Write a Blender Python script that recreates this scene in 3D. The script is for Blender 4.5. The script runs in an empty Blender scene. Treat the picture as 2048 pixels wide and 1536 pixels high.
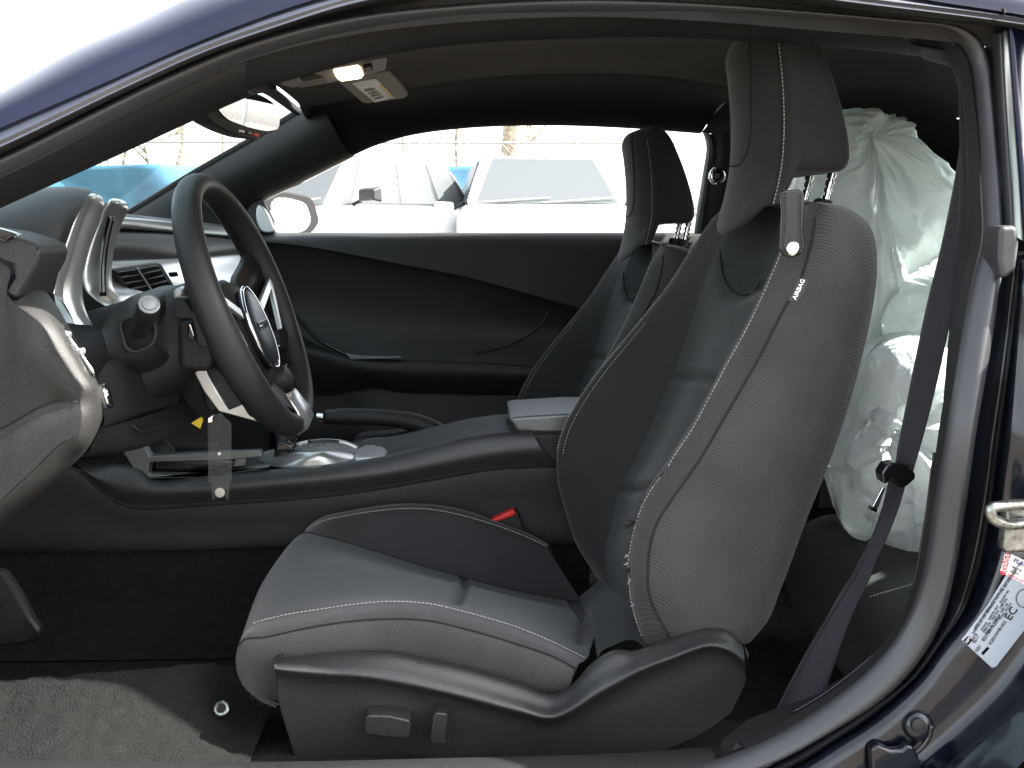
import bpy, bmesh, math, random
from mathutils import Vector, Matrix, noise

random.seed(7)
SC = bpy.context.scene
COL = SC.collection
R = math.radians
V = Vector

# ------------------------------------------------------------------ camera
FPX = 2000.0                       # focal length in pixels of a 2048 px wide picture
YAW, PITCH, ZC = R(1.8), R(9.6), 1.05
cam_d = bpy.data.cameras.new('camera')
cam_d.sensor_width = 36.0
cam_d.lens = 36.0 * FPX / 2048.0
cam_d.clip_start, cam_d.clip_end = 0.02, 3000
cam = bpy.data.objects.new('camera', cam_d)
COL.objects.link(cam)
cam.location = (0, 0, ZC)
cam.rotation_euler = (R(90) - PITCH, 0, -YAW)
SC.camera = cam
SC.render.resolution_x, SC.render.resolution_y = 1024, 768

# ------------------------------------------------------------------ sky, sun, exposure
TO_SUN = V((1.05, -0.055, 1.0)).normalized()      # high, from the rear of the car and the open door's side
sun_el = math.asin(TO_SUN.z)
sun_az = math.atan2(TO_SUN.x, TO_SUN.y)
world = bpy.data.worlds.new('World')
SC.world = world
world.use_nodes = True
wn = world.node_tree.nodes
sky = wn.new('ShaderNodeTexSky')
sky.sky_type = 'NISHITA'
sky.sun_disc = False
sky.sun_elevation = sun_el
sky.sun_rotation = sun_az
sky.air_density, sky.dust_density, sky.ozone_density = 1.0, 3.0, 0.6
wn['Background'].inputs['Strength'].default_value = 0.13
hs = wn.new('ShaderNodeHueSaturation')          # thin bright haze: the photograph's sky is nearly colourless
hs.inputs['Saturation'].default_value = 0.30
world.node_tree.links.new(sky.outputs[0], hs.inputs['Color'])
world.node_tree.links.new(hs.outputs[0], wn['Background'].inputs['Color'])
sun_l = bpy.data.lights.new('sun', 'SUN')
sun_l.energy = 4.0
sun_l.angle = R(0.6)
sun_l.color = (1.0, 0.955, 0.88)
sun = bpy.data.objects.new('sun', sun_l)
COL.objects.link(sun)
sun.rotation_euler = TO_SUN.to_track_quat('Z', 'Y').to_euler()
sun.location = (2, -3, 8)
vs = SC.view_settings
vs.view_transform, vs.look, vs.gamma, vs.exposure = 'Standard', 'None', 1.0, 2.92
vs.use_curve_mapping = False

# ------------------------------------------------------------------ helpers
_rt = V((math.cos(YAW), -math.sin(YAW), 0))
_fw = V((math.sin(YAW) * math.cos(PITCH), math.cos(YAW) * math.cos(PITCH), -math.sin(PITCH)))
_up = V((math.sin(YAW) * math.sin(PITCH), math.cos(YAW) * math.sin(PITCH), math.cos(PITCH)))

def P(u, v, Y):
    """the point of the car's lengthwise plane at distance Y that the photograph shows at (u, v)"""
    d = _fw + _rt * ((u - 1024) / FPX) + _up * ((768 - v) / FPX)
    t = Y / d.y
    return V((d.x * t, Y, ZC + d.z * t))

def spline(pts, n, closed=False):
    """cubic through the points, n samples even in chord length; works on tuples of any size"""
    pts = [tuple(p) for p in pts]
    if closed: pts = pts + [pts[0]]
    m, k = len(pts), len(pts[0])
    h = []
    for i in range(m - 1):
        h.append(max(1e-9, math.sqrt(sum((pts[i+1][j] - pts[i][j])**2 for j in range(k)))**0.75))
    def sl(i): return [(pts[i+1][j] - pts[i][j]) / h[i] for j in range(k)]
    tan = []
    for i in range(m):
        if closed and i in (0, m - 1): a, b, ha, hb = sl(m - 2), sl(0), h[m-2], h[0]
        elif i == 0: tan.append(sl(0)); continue
        elif i == m - 1: tan.append(sl(m - 2)); continue
        else: a, b, ha, hb = sl(i-1), sl(i), h[i-1], h[i]
        tan.append([(a[j] * hb + b[j] * ha) / (ha + hb) for j in range(k)])
    cum = [0]
    for x in h: cum.append(cum[-1] + x)
    out = []
    cnt = n if closed else n - 1
    for q in range(n):
        s = cum[-1] * q / cnt
        i = 0
        while i < m - 2 and s > cum[i+1]: i += 1
        t = (s - cum[i]) / h[i]
        t2, t3 = t*t, t*t*t
        a, b, c, d = 2*t3 - 3*t2 + 1, t3 - 2*t2 + t, -2*t3 + 3*t2, t3 - t2
        out.append(tuple(a*pts[i][j] + b*h[i]*tan[i][j] + c*pts[i+1][j] + d*h[i]*tan[i+1][j] for j in range(k)))
    return out

def S3(pts, n, closed=False):
    return [V(p) for p in spline(pts, n, closed)]

def C(pts, Y=None, n=24, closed=False):
    """a traced feature line: (u, v) with one depth Y, or (u, v, Y)"""
    q = [(p[0], p[1], (p[2] if len(p) > 2 else Y)) for p in pts]
    w = spline([(a, b, c * 400) for a, b, c in q], n, closed)
    return [P(a, b, c / 400) for a, b, c in w]

def interp(x, tab):
    if x <= tab[0][0]: return tab[0][1]
    for (x0, y0), (x1, y1) in zip(tab, tab[1:]):
        if x <= x1: return y0 + (y1 - y0) * (x - x0) / (x1 - x0)
    return tab[-1][1]

def wpos(o):
    p = V((0, 0, 0))
    while o is not None:
        p += o.location; o = o.parent
    return p

def link(name, me, mat=None, parent=None, smooth=True):
    o = bpy.data.objects.new(name, me)
    COL.objects.link(o)
    if mat is not None:
        me.materials.append(mat)
    if smooth:
        for p in me.polygons: p.use_smooth = True
    if parent is not None:
        o.parent = parent
        o.location = -wpos(parent)
    return o

def tag(o, label=None, cat=None, group=None, kind=None):
    if label: o['label'] = label
    if cat: o['category'] = cat
    if group: o['group'] = group
    if kind: o['kind'] = kind
    return o

def thing(name, loc, label, cat, group=None):
    o = bpy.data.objects.new(name, None)
    o.empty_display_size = 0.1
    COL.objects.link(o)
    o.location = loc
    return tag(o, label, cat, group)

def mesh(name, verts, faces):
    me = bpy.data.meshes.new(name)
    me.from_pydata([tuple(v) for v in verts], [], faces)
    me.update()
    return me

def fixn(me):
    bm = bmesh.new(); bm.from_mesh(me)
    bmesh.ops.remove_doubles(bm, verts=bm.verts, dist=1e-6)
    bmesh.ops.recalc_face_normals(bm, faces=bm.faces)
    bm.to_mesh(me); bm.free(); me.update()
    return me

def bevel(o, w, seg=3, ang=35):
    m = o.modifiers.new('bevel', 'BEVEL')
    m.width, m.segments, m.limit_method, m.angle_limit = w, seg, 'ANGLE', R(ang)
    m.harden_normals = True
    return o

def solid(o, t, off=-1):
    m = o.modifiers.new('solid', 'SOLIDIFY')
    m.thickness, m.offset = t, off
    return o

def surf(curves, per=5, closed=False):
    """smooth sheet through traced curves (all the same length): list of columns"""
    n = len(curves[0]); k = len(curves)
    cols = (k * per) if closed else ((k - 1) * per + 1)
    g = [[None] * n for _ in range(cols)]
    for r in range(n):
        # even steps between neighbouring curves, so that column i*per lies on curve i
        pts = [c[r] for c in curves]
        ext = pts + ([pts[0]] if closed else [])
        hh = [max(1e-9, (ext[i+1] - ext[i]).length ** 0.6) for i in range(len(ext) - 1)]
        def tang(i):
            if closed: i0, i1 = (i - 1) % k, i % k
            elif i == 0: return (ext[1] - ext[0]) / hh[0]
            elif i == k - 1: return (ext[k-1] - ext[k-2]) / hh[k-2]
            else: i0, i1 = i - 1, i
            a = (ext[i0+1] - ext[i0]) / hh[i0]; b = (ext[i1+1] - ext[i1]) / hh[i1]
            return (a * hh[i1] + b * hh[i0]) / (hh[i0] + hh[i1])
        T = [tang(i) for i in range(k)] + ([tang(0)] if closed else [])
        for i in range(len(ext) - 1):
            for q in range(per):
                t = q / per; t2, t3 = t*t, t*t*t
                g[i*per+q][r] = (ext[i]*(2*t3-3*t2+1) + T[i]*hh[i]*(t3-2*t2+t) + ext[i+1]*(-2*t3+3*t2) + T[i+1]*hh[i]*(t3-t2))
        if not closed: g[cols-1][r] = ext[-1]
    return g

def grid(name, g, mat, parent=None, closed=False, caps=False, thick=0, rough=None, loopr=False):
    k, n = len(g), len(g[0])
    vs_ = [p for c in g for p in c]
    if rough: vs_ = [rough(p) for p in vs_]
    fs = []
    for i in range(k if closed else k - 1):
        a, b = i * n, ((i + 1) % k) * n
        for r in range(n - 1):
            fs.append((a + r, b + r, b + r + 1, a + r + 1))
        if loopr: fs.append((a + n - 1, b + n - 1, b, a))
    if caps and closed:
        fs.append(tuple(i * n for i in range(k)))
        fs.append(tuple((k - 1 - i) * n + n - 1 for i in range(k)))
    me = fixn(mesh(name, vs_, fs))
    o = link(name, me, mat, parent)
    if thick: solid(o, abs(thick), -1 if thick > 0 else 1)
    return o

def slab(name, pts, Y, depth, mat, parent=None, bev=0.003, n=0, seg=3, sharp=False):
    """outline traced at distance Y, extruded away from the viewer by depth, edges rounded"""
    if n: c = C(pts, Y, n, True)
    else: c = [P(p[0], p[1], p[2] if len(p) > 2 else Y) for p in pts]
    m = len(c)
    vs_ = c + [p + V((0, depth, 0)) for p in c]
    fs = [tuple(range(m)), tuple(range(2*m - 1, m - 1, -1))]
    fs += [(i, i + m, (i + 1) % m + m, (i + 1) % m) for i in range(m)]
    o = link(name, fixn(mesh(name, vs_, fs)), mat, parent, smooth=bool(bev) and not sharp)
    if bev: bevel(o, bev, seg)
    return o

def prism(name, pts3, vec, mat, parent=None, bev=0.003, seg=3):
    m = len(pts3)
    vs_ = [V(p) for p in pts3] + [V(p) + V(vec) for p in pts3]
    fs = [tuple(range(m)), tuple(range(2*m - 1, m - 1, -1))]
    fs += [(i, i + m, (i + 1) % m + m, (i + 1) % m) for i in range(m)]
    o = link(name, fixn(mesh(name, vs_, fs)), mat, parent, smooth=bool(bev))
    if bev: bevel(o, bev, seg)
    return o

def box(name, c, s, mat, parent=None, bev=0.003, M=None, seg=3):
    vs_ = [V((x*s[0]/2, y*s[1]/2, z*s[2]/2)) for x in (-1, 1) for y in (-1, 1) for z in (-1, 1)]
    if M is not None: vs_ = [M @ v for v in vs_]
    vs_ = [v + V(c) for v in vs_]
    fs = [(0,1,3,2),(4,6,7,5),(0,4,5,1),(2,3,7,6),(0,2,6,4),(1,5,7,3)]
    o = link(name, fixn(mesh(name, vs_, fs)), mat, parent)
    if bev: bevel(o, bev, seg)
    return o

def sweep_data(path, prof, ref=V((0, 1, 0)), closed=False, caps=True, scale=None):
    n, k = len(path), len(prof)
    vs_, fs = [], []
    for i, p in enumerate(path):
        a = path[(i - 1) % n] if (closed or i > 0) else path[i]
        b = path[(i + 1) % n] if (closed or i < n - 1) else path[i]
        t = (b - a).normalized()
        s = ref.cross(t)
        if s.length < 1e-6: s = V((1, 0, 0))
        s.normalize()
        w = t.cross(s).normalized()
        f = scale[i] if scale else 1
        for (x, y) in prof: vs_.append(p + (s * x + w * y) * f)
    for i in range(n if closed else n - 1):
        a, b = i * k, ((i + 1) % n) * k
        for j in range(k):
            fs.append((a + j, a + (j + 1) % k, b + (j + 1) % k, b + j))
    if caps and not closed:
        fs.append(tuple(range(k - 1, -1, -1)))
        fs.append(tuple((n - 1) * k + j for j in range(k)))
    return vs_, fs

def circ(r, k=10, ry=None):
    return [(r * math.cos(2*math.pi*i/k), (ry or r) * math.sin(2*math.pi*i/k)) for i in range(k)]

def sweep(name, path, prof, mat, parent=None, ref=V((0, 1, 0)), closed=False, scale=None):
    vs_, fs = sweep_data(path, prof, ref, closed, True, scale)
    return link(name, fixn(mesh(name, vs_, fs)), mat, parent)

def tube(name, path, r, mat, parent=None, k=10, closed=False, scale=None, ref=V((0.03, 1, 0.02))):
    return sweep(name, path, circ(r, k), mat, parent, ref.normalized(), closed, scale)

def lathe(name, c, axis, prof, mat, parent=None, k=28):
    """prof = [(along axis, radius)]"""
    ax = V(axis).normalized()
    s = ax.orthogonal().normalized(); w = ax.cross(s)
    vs_, fs = [], []
    for (h, r) in prof:
        for i in range(k):
            a = 2*math.pi*i/k
            vs_.append(V(c) + ax*h + (s*math.cos(a) + w*math.sin(a))*max(r, 1e-5))
    for j in range(len(prof) - 1):
        for i in range(k):
            fs.append((j*k+i, j*k+(i+1) % k, (j+1)*k+(i+1) % k, (j+1)*k+i))
    fs.append(tuple(range(k))); fs.append(tuple((len(prof)-1)*k + i for i in range(k)))
    o = link(name, fixn(mesh(name, vs_, fs)), mat, parent)
    m = o.modifiers.new('edge', 'EDGE_SPLIT'); m.split_angle = R(38)
    return o

def resample(path, step):
    out, acc = [path[0]], 0
    L = [0]
    for a, b in zip(path, path[1:]): L.append(L[-1] + (b - a).length)
    n = max(2, int(L[-1] / step))
    res, i = [], 0
    for q in range(n + 1):
        s = L[-1] * q / n
        while i < len(path) - 2 and s > L[i+1]: i += 1
        t = (s - L[i]) / max(1e-9, L[i+1] - L[i])
        res.append(path[i].lerp(path[i+1], t))
    return res

def stitches(name, path, mat, parent, pitch=0.0052, fill=0.66, w=0.00062, off=V((0, -0.0012, 0))):
    pts = resample(path, pitch)
    vs_, fs = [], []
    for a, b in zip(pts, pts[1:]):
        d = b - a
        j = V((random.uniform(-1, 1), random.uniform(-1, 1), random.uniform(-1, 1))) * 0.0003
        p0, p1 = a + off + j, a + d * fill + off - j
        v2, f2 = sweep_data([p0, p0.lerp(p1, .25) + off*.25, p0.lerp(p1, .75) + off*.25, p1], circ(w, 5))
        fs += [tuple(x + len(vs_) for x in f) for f in f2]; vs_ += v2
    o = link(name, mesh(name, vs_, fs), mat, parent)
    tag(o, kind='stuff')
    return o

def text(name, s, c, xdir, ydir, size, mat, parent, align='LEFT', depth=0.0002, bold=0.0):
    cu = bpy.data.curves.new('t', 'FONT')
    cu.body = s; cu.size = 1; cu.align_x = align; cu.extrude = depth / size; cu.offset = bold
    cu.resolution_u = 2
    o = bpy.data.objects.new('t', cu); COL.objects.link(o)
    bpy.context.view_layer.update()
    me = bpy.data.meshes.new_from_object(o.evaluated_get(bpy.context.evaluated_depsgraph_get()))
    bpy.data.objects.remove(o); bpy.data.curves.remove(cu)
    x = V(xdir).normalized(); y = V(ydir); y = (y - x * y.dot(x)).normalized(); z = x.cross(y)
    for v in me.vertices:
        v.co = V(c) + (x * v.co.x + y * v.co.y + z * v.co.z) * size
    me.name = name
    me.materials.clear()
    return link(name, me, mat, parent, smooth=False)

def copy_tree(o, parent=None):
    c = o.copy(); COL.objects.link(c)
    if parent is not None: c.parent = parent
    for ch in list(o.children): copy_tree(ch, c)
    return c

from mathutils.bvhtree import BVHTree
def on_surface(o, px, n=30, lift=.0006):
    """a sewn line: traced points carried onto the surface of o"""
    me = o.data; w = wpos(o)
    bvh = BVHTree.FromPolygons([v.co + w for v in me.vertices], [tuple(p.vertices) for p in me.polygons])
    out = []
    for u, v in spline(px, n):
        d = (_fw + _rt * ((u - 1024) / FPX) + _up * ((768 - v) / FPX)).normalized()
        h = bvh.ray_cast(V((0, 0, ZC)), d)
        if h[0] is not None: out.append(h[0] - d * lift)
    return out

# ------------------------------------------------------------------ materials
def new_mat(name):
    m = bpy.data.materials.new(name); m.use_nodes = True
    return m, m.node_tree.nodes, m.node_tree.links, m.node_tree.nodes['Principled BSDF']

def simple(name, col, rough=0.5, metal=0.0, spec=0.5, coat=0.0, grain=None, bump=0.15, var=0.0, vscale=6, coat_rough=0.05, dist=0.0006):
    """plain surface: optional grain (bump scale), and a slow variation of colour and gloss"""
    m, N, L, B = new_mat(name)
    B.inputs['Base Color'].default_value = (*col, 1)
    B.inputs['Roughness'].default_value = rough
    B.inputs['Metallic'].default_value = metal
    B.inputs['Specular IOR Level'].default_value = spec
    B.inputs['Coat Weight'].default_value = coat
    B.inputs['Coat Roughness'].default_value = coat_rough
    tc = N.new('ShaderNodeTexCoord')
    if grain:
        nz = N.new('ShaderNodeTexNoise'); nz.inputs['Scale'].default_value = grain; nz.inputs['Detail'].default_value = 2
        L.new(tc.outputs['Object'], nz.inputs['Vector'])
        b = N.new('ShaderNodeBump'); b.inputs['Strength'].default_value = bump; b.inputs['Distance'].default_value = dist
        L.new(nz.outputs['Fac'], b.inputs['Height']); L.new(b.outputs['Normal'], B.inputs['Normal'])
    if var and grain:                # the grain also shows as a fine speckle
        n3 = N.new('ShaderNodeTexNoise'); n3.inputs['Scale'].default_value = min(grain * 1.2, 600); n3.inputs['Detail'].default_value = 1
        L.new(tc.outputs['Object'], n3.inputs['Vector'])
    if var:
        n2 = N.new('ShaderNodeTexNoise'); n2.inputs['Scale'].default_value = vscale; n2.inputs['Detail'].default_value = 5
        L.new(tc.outputs['Object'], n2.inputs['Vector'])
        mr = N.new('ShaderNodeMapRange'); mr.inputs[1].default_value = .3; mr.inputs[2].default_value = .7
        mr.inputs[3].default_value = 1 - var; mr.inputs[4].default_value = 1 + var
        L.new(n2.outputs['Fac'], mr.inputs[0])
        mx = N.new('ShaderNodeVectorMath'); mx.operation = 'SCALE'; mx.inputs[0].default_value = col
        sc = mr.outputs[0]
        if grain:
            g2 = N.new('ShaderNodeMapRange'); g2.inputs[1].default_value = .3; g2.inputs[2].default_value = .7
            g2.inputs[3].default_value = .6; g2.inputs[4].default_value = 1.4
            L.new(n3.outputs['Fac'], g2.inputs[0])
            mm = N.new('ShaderNodeMath'); mm.operation = 'MULTIPLY'
            L.new(mr.outputs[0], mm.inputs[0]); L.new(g2.outputs[0], mm.inputs[1]); sc = mm.outputs[0]
        L.new(sc, mx.inputs['Scale']); L.new(mx.outputs[0], B.inputs['Base Color'])
        m2 = N.new('ShaderNodeMath'); m2.operation = 'MULTIPLY'; m2.inputs[1].default_value = rough
        L.new(mr.outputs[0], m2.inputs[0]); L.new(m2.outputs[0], B.inputs['Roughness'])
    return m

def fabric(name, col, period, amp=0.5, bump=0.5, axes='xz', ribs=False, sheen=0.25, var=0.12):
    """woven cloth: a fine dotted weave (or ribs) in colour and relief, with slow soiling"""
    m, N, L, B = new_mat(name)
    B.inputs['Roughness'].default_value = 0.85
    B.inputs['Specular IOR Level'].default_value = 0.25
    B.inputs['Sheen Weight'].default_value = sheen
    B.inputs['Sheen Roughness'].default_value = 0.4
    B.inputs['Sheen Tint'].default_value = (.75, .74, .73, 1)
    tc = N.new('ShaderNodeTexCoord'); sp = N.new('ShaderNodeSeparateXYZ')
    # the cloth is pulled a little unevenly over the foam
    wz = N.new('ShaderNodeTexNoise'); wz.inputs['Scale'].default_value = 22; wz.inputs['Detail'].default_value = 3
    L.new(tc.outputs['Object'], wz.inputs['Vector'])
    ws = N.new('ShaderNodeVectorMath'); ws.operation = 'MULTIPLY_ADD'; ws.inputs[1].default_value = (.010, .010, .010)
    L.new(wz.outputs['Color'], ws.inputs[0]); L.new(tc.outputs['Object'], ws.inputs[2])
    L.new(ws.outputs[0], sp.inputs[0])
    def sine(sock, p):
        a = N.new('ShaderNodeMath'); a.operation = 'MULTIPLY'; a.inputs[1].default_value = 2 * math.pi / p
        L.new(sock, a.inputs[0])
        s = N.new('ShaderNodeMath'); s.operation = 'SINE'; L.new(a.outputs[0], s.inputs[0])
        return s.outputs[0]
    ia, ib = ('XYZ'.index(axes[0].upper()), 'XYZ'.index(axes[1].upper()))
    zy = N.new('ShaderNodeMath'); zy.operation = 'ADD'
    L.new(sp.outputs[2], zy.inputs[0]); L.new(sp.outputs[1], zy.inputs[1])
    s1, s2 = sine(sp.outputs[ia], period), sine(sp.outputs[1] if ribs else zy.outputs[0], period * 0.9)
    mu = N.new('ShaderNodeMath'); mu.operation = 'ADD' if ribs else 'MULTIPLY'
    L.new(s1 if not ribs else s2, mu.inputs[0])
    if ribs: mu.inputs[1].default_value = 0
    else: L.new(s2, mu.inputs[1])
    nz = N.new('ShaderNodeTexNoise'); nz.inputs['Scale'].default_value = 9; nz.inputs['Detail'].default_value = 6
    L.new(tc.outputs['Object'], nz.inputs['Vector'])
    nf = N.new('ShaderNodeTexNoise'); nf.inputs['Scale'].default_value = 500; nf.inputs['Detail'].default_value = 2
    L.new(tc.outputs['Object'], nf.inputs['Vector'])
    mr = N.new('ShaderNodeMapRange'); mr.inputs[1].default_value = -1; mr.inputs[2].default_value = 1
    mr.inputs[3].default_value = 1 - amp; mr.inputs[4].default_value = 1 + amp
    L.new(mu.outputs[0], mr.inputs[0])
    m3 = N.new('ShaderNodeMapRange'); m3.inputs[1].default_value = .3; m3.inputs[2].default_value = .7
    m3.inputs[3].default_value = 1 - var; m3.inputs[4].default_value = 1 + var
    L.new(nz.outputs['Fac'], m3.inputs[0])
    pr = N.new('ShaderNodeMath'); pr.operation = 'MULTIPLY'
    L.new(mr.outputs[0], pr.inputs[0]); L.new(m3.outputs[0], pr.inputs[1])
    vm = N.new('ShaderNodeVectorMath'); vm.operation = 'SCALE'; vm.inputs[0].default_value = col
    L.new(pr.outputs[0], vm.inputs['Scale']); L.new(vm.outputs[0], B.inputs['Base Color'])
    ad = N.new('ShaderNodeMath'); ad.operation = 'MULTIPLY_ADD'; ad.inputs[1].default_value = 0.35
    L.new(mu.outputs[0], ad.inputs[0]); L.new(nf.outputs['Fac'], ad.inputs[2])
    b = N.new('ShaderNodeBump'); b.inputs['Strength'].default_value = bump; b.inputs['Distance'].default_value = 0.0008
    L.new(ad.outputs[0], b.inputs['Height']); L.new(b.outputs['Normal'], B.inputs['Normal'])
    return m

def glass_mat(name, tint, refl=1.0):
    m, N, L, B = new_mat(name)
    N.remove(B)
    tr = N.new('ShaderNodeBsdfTransparent'); tr.inputs[0].default_value = (*tint, 1)
    gl = N.new('ShaderNodeBsdfGlossy'); gl.inputs['Roughness'].default_value = 0.01
    fr = N.new('ShaderNodeFresnel'); fr.inputs[0].default_value = 1.45
    mu = N.new('ShaderNodeMath'); mu.operation = 'MULTIPLY'; mu.inputs[1].default_value = refl
    mx = N.new('ShaderNodeMixShader')
    L.new(fr.outputs[0], mu.inputs[0]); L.new(mu.outputs[0], mx.inputs[0])
    L.new(tr.outputs[0], mx.inputs[1]); L.new(gl.outputs[0], mx.inputs[2])
    L.new(mx.outputs[0], N['Material Output'].inputs['Surface'])
    return m

def emit_mat(name, col, k, base=(.8, .78, .72)):
    m, N, L, B = new_mat(name)
    B.inputs['Base Color'].default_value = (*base, 1)
    B.inputs['Emission Color'].default_value = (*col, 1)
    B.inputs['Emission Strength'].default_value = k
    B.inputs['Roughness'].default_value = .3
    return m

M = dict(
    navy=simple('navy paint', (.003, .0045, .015), .25, .2, .25, .25, var=.15, vscale=3),
    black_paint=simple('black paint', (.004, .005, .009), .22, .1, .35, .5, grain=60, bump=.03, dist=.002, var=.2, vscale=4),
    ledge=simple('ledge paint', (.022, .026, .040), .55, .2, .5, .0, var=.15),
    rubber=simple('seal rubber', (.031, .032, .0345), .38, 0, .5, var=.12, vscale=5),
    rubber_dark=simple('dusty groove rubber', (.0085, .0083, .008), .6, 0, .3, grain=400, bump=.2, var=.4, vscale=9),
    trim=simple('pillar trim plastic', (.0060, .0060, .0061), .55, 0, .35, grain=420, bump=.5, var=.15, dist=.001),
    plastic=simple('pebbled plastic', (.0140, .0138, .0135), .58, 0, .32, grain=620, bump=.55, var=.06, dist=.0007),
    shroud=simple('shroud plastic', (.0165, .0165, .0165), .42, 0, .5, grain=620, bump=.55, var=.06, dist=.0007),
    badge=simple('badge face', (.020, .024, .032), .42, .5, .4),
    plastic_dark=simple('dark plastic', (.0125, .0128, .0130), .58, 0, .33, grain=600, bump=.5, var=.08, dist=.0007),
    soft=simple('soft dash skin', (.0110, .0115, .0118), .6, 0, .3, grain=620, bump=.55, var=.08, dist=.0007),
    leather=simple('wheel leather', (.0080, .0080, .0080), .56, 0, .36, grain=520, bump=.5, var=.15, vscale=14, dist=.0007),
    strap=simple('strap leather', (.005, .0054, .0065), .33, 0, .5, grain=300, bump=.1, var=.2),
    gloss=simple('gloss black', (.004, .004, .005), .2, 0, .5, .3),
    silver=simple('satin silver trim', (.44, .45, .45), .33, .8, .5, var=.05),
    silver_dark=simple('smoked silver trim', (.13, .135, .138), .36, .5, .5, var=.08),
    chrome=simple('chrome', (.75, .76, .77), .10, 1.0),
    zinc=simple('zinc plated steel', (.26, .27, .25), .3, .9, grain=120, bump=.25, var=.2, vscale=30),
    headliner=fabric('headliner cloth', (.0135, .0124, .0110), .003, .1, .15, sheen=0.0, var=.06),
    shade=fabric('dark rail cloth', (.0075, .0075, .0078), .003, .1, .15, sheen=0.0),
    weave=fabric('woven seat side', (.0375, .0372, .0370), .0047, .55, .8, var=.2),
    cloth=fabric('seat bolster cloth', (.0185, .0188, .0192), .0034, .35, .4, sheen=.2),
    insert=fabric('seat insert cloth', (.0250, .0272, .0276), .0042, .16, .5, axes='yz', ribs=True, sheen=.2),
    seam=simple('seam', (.004, .004, .004), .9),
    thread=simple('pale thread', (.34, .33, .31), .8),
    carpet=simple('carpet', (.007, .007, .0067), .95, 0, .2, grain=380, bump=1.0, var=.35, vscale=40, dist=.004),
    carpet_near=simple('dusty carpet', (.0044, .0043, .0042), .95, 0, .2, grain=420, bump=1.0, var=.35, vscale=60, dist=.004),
    belt=fabric('belt webbing', (.020, .0205, .024), .0026, .4, .6, sheen=.1),
    red=simple('red plastic', (.55, .02, .02), .4),
    tarp=simple('blue tarp', (.055, .15, .225), .4, 0, .5, var=.2, vscale=3),
    bark=simple('bark', (.36, .30, .22), .9, grain=14, bump=.8, var=.3, dist=.02),
    ground=simple('dusty asphalt lot', (.115, .10, .082), .95, grain=30, bump=.6, var=.35, vscale=2, dist=.02),
    car_white=simple('white car paint', (.80, .80, .79), .2, 0, .5, .8),
    car_glass=simple('glare-grey car glass', (.075, .082, .086), .35, 0, .15),  # grey base colour stands in for the glare on the parked cars' windows
    tyre=simple('tyre', (.02, .02, .02), .8),
    steel=simple('galvanised steel', (.40, .41, .40), .45, .7),
    label_grey=simple('label foil', (.32, .36, .42), .38, .2),
    white=simple('label white', (.78, .78, .76), .5),
    ink=simple('label ink', (.01, .01, .015), .6),
    label_red=simple('label red', (.62, .03, .06), .5),
    label_blue=simple('label blue', (.05, .04, .20), .5),
    yellow=simple('yellow', (.65, .45, .02), .5),
    visor=simple('visor vinyl', (.20, .19, .175), .7, grain=400, bump=.2),
    console_grey=simple('overhead grey', (.20, .185, .165), .55, grain=500, bump=.1),
    lamp=emit_mat('lamp lens', (1.0, .74, .45), 1.6),
    mirror=simple('mirror', (.85, .86, .87), .02, 1.0),
    windshield=glass_mat('windshield glass', (.80, .95, .93), .22),
    window=glass_mat('side window glass', (.97, .98, .98), .3),
    acrylic=None,
)

def film_mat(name, col, trans=.25, alpha=.05):
    """thin carrier-bag film: pale, lets light through, glossy creases"""
    m, N, L, B = new_mat(name)
    B.inputs['Base Color'].default_value = (*col, 1)
    B.inputs['Roughness'].default_value = .22
    B.inputs['Specular IOR Level'].default_value = .6
    tl = N.new('ShaderNodeBsdfTranslucent'); tl.inputs[0].default_value = (*col, 1)
    tp = N.new('ShaderNodeBsdfTransparent'); tp.inputs[0].default_value = (.92, .95, .94, 1)
    m1 = N.new('ShaderNodeMixShader'); m1.inputs[0].default_value = trans
    m2 = N.new('ShaderNodeMixShader'); m2.inputs[0].default_value = alpha
    tc = N.new('ShaderNodeTexCoord')
    nz = N.new('ShaderNodeTexNoise'); nz.inputs['Scale'].default_value = 38; nz.inputs['Detail'].default_value = 5
    nz.inputs['Distortion'].default_value = 1.2
    L.new(tc.outputs['Object'], nz.inputs['Vector'])
    b = N.new('ShaderNodeBump'); b.inputs['Strength'].default_value = .5; b.inputs['Distance'].default_value = .012
    L.new(nz.outputs['Fac'], b.inputs['Height']); L.new(b.outputs['Normal'], B.inputs['Normal'])
    L.new(B.outputs[0], m1.inputs[1]); L.new(tl.outputs[0], m1.inputs[2])
    L.new(m1.outputs[0], m2.inputs[1]); L.new(tp.outputs[0], m2.inputs[2])
    L.new(m2.outputs[0], N['Material Output'].inputs['Surface'])
    return m
M['film'] = film_mat('carrier bag film', (.78, .805, .795))
M['film2'] = film_mat('carrier bag film whiter', (.80, .815, .825), .22, .04)
def acrylic_mat():
    m, N, L, B = new_mat('clear acrylic')
    B.inputs['Base Color'].default_value = (.12, .125, .12, 1); B.inputs['Roughness'].default_value = .12
    tp = N.new('ShaderNodeBsdfTransparent'); tp.inputs[0].default_value = (.9, .92, .91, 1)
    mx = N.new('ShaderNodeMixShader'); mx.inputs[0].default_value = .90
    L.new(B.outputs[0], mx.inputs[1]); L.new(tp.outputs[0], mx.inputs[2])
    L.new(mx.outputs[0], N['Material Output'].inputs['Surface'])
    return m
M['acrylic'] = acrylic_mat()

# ================================================================== ground
gr = link('ground', mesh('ground', [(-400, -400, 0), (400, -400, 0), (400, 600, 0), (-400, 600, 0)], [(0, 1, 2, 3)]), M['ground'])
tag(gr, 'pale gravel lot', None, kind='structure')

# ================================================================== the car's body
car = thing('car', (0.1, 1.82, 0.0), 'dark navy coupe seen through its open driver door', 'car')

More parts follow.
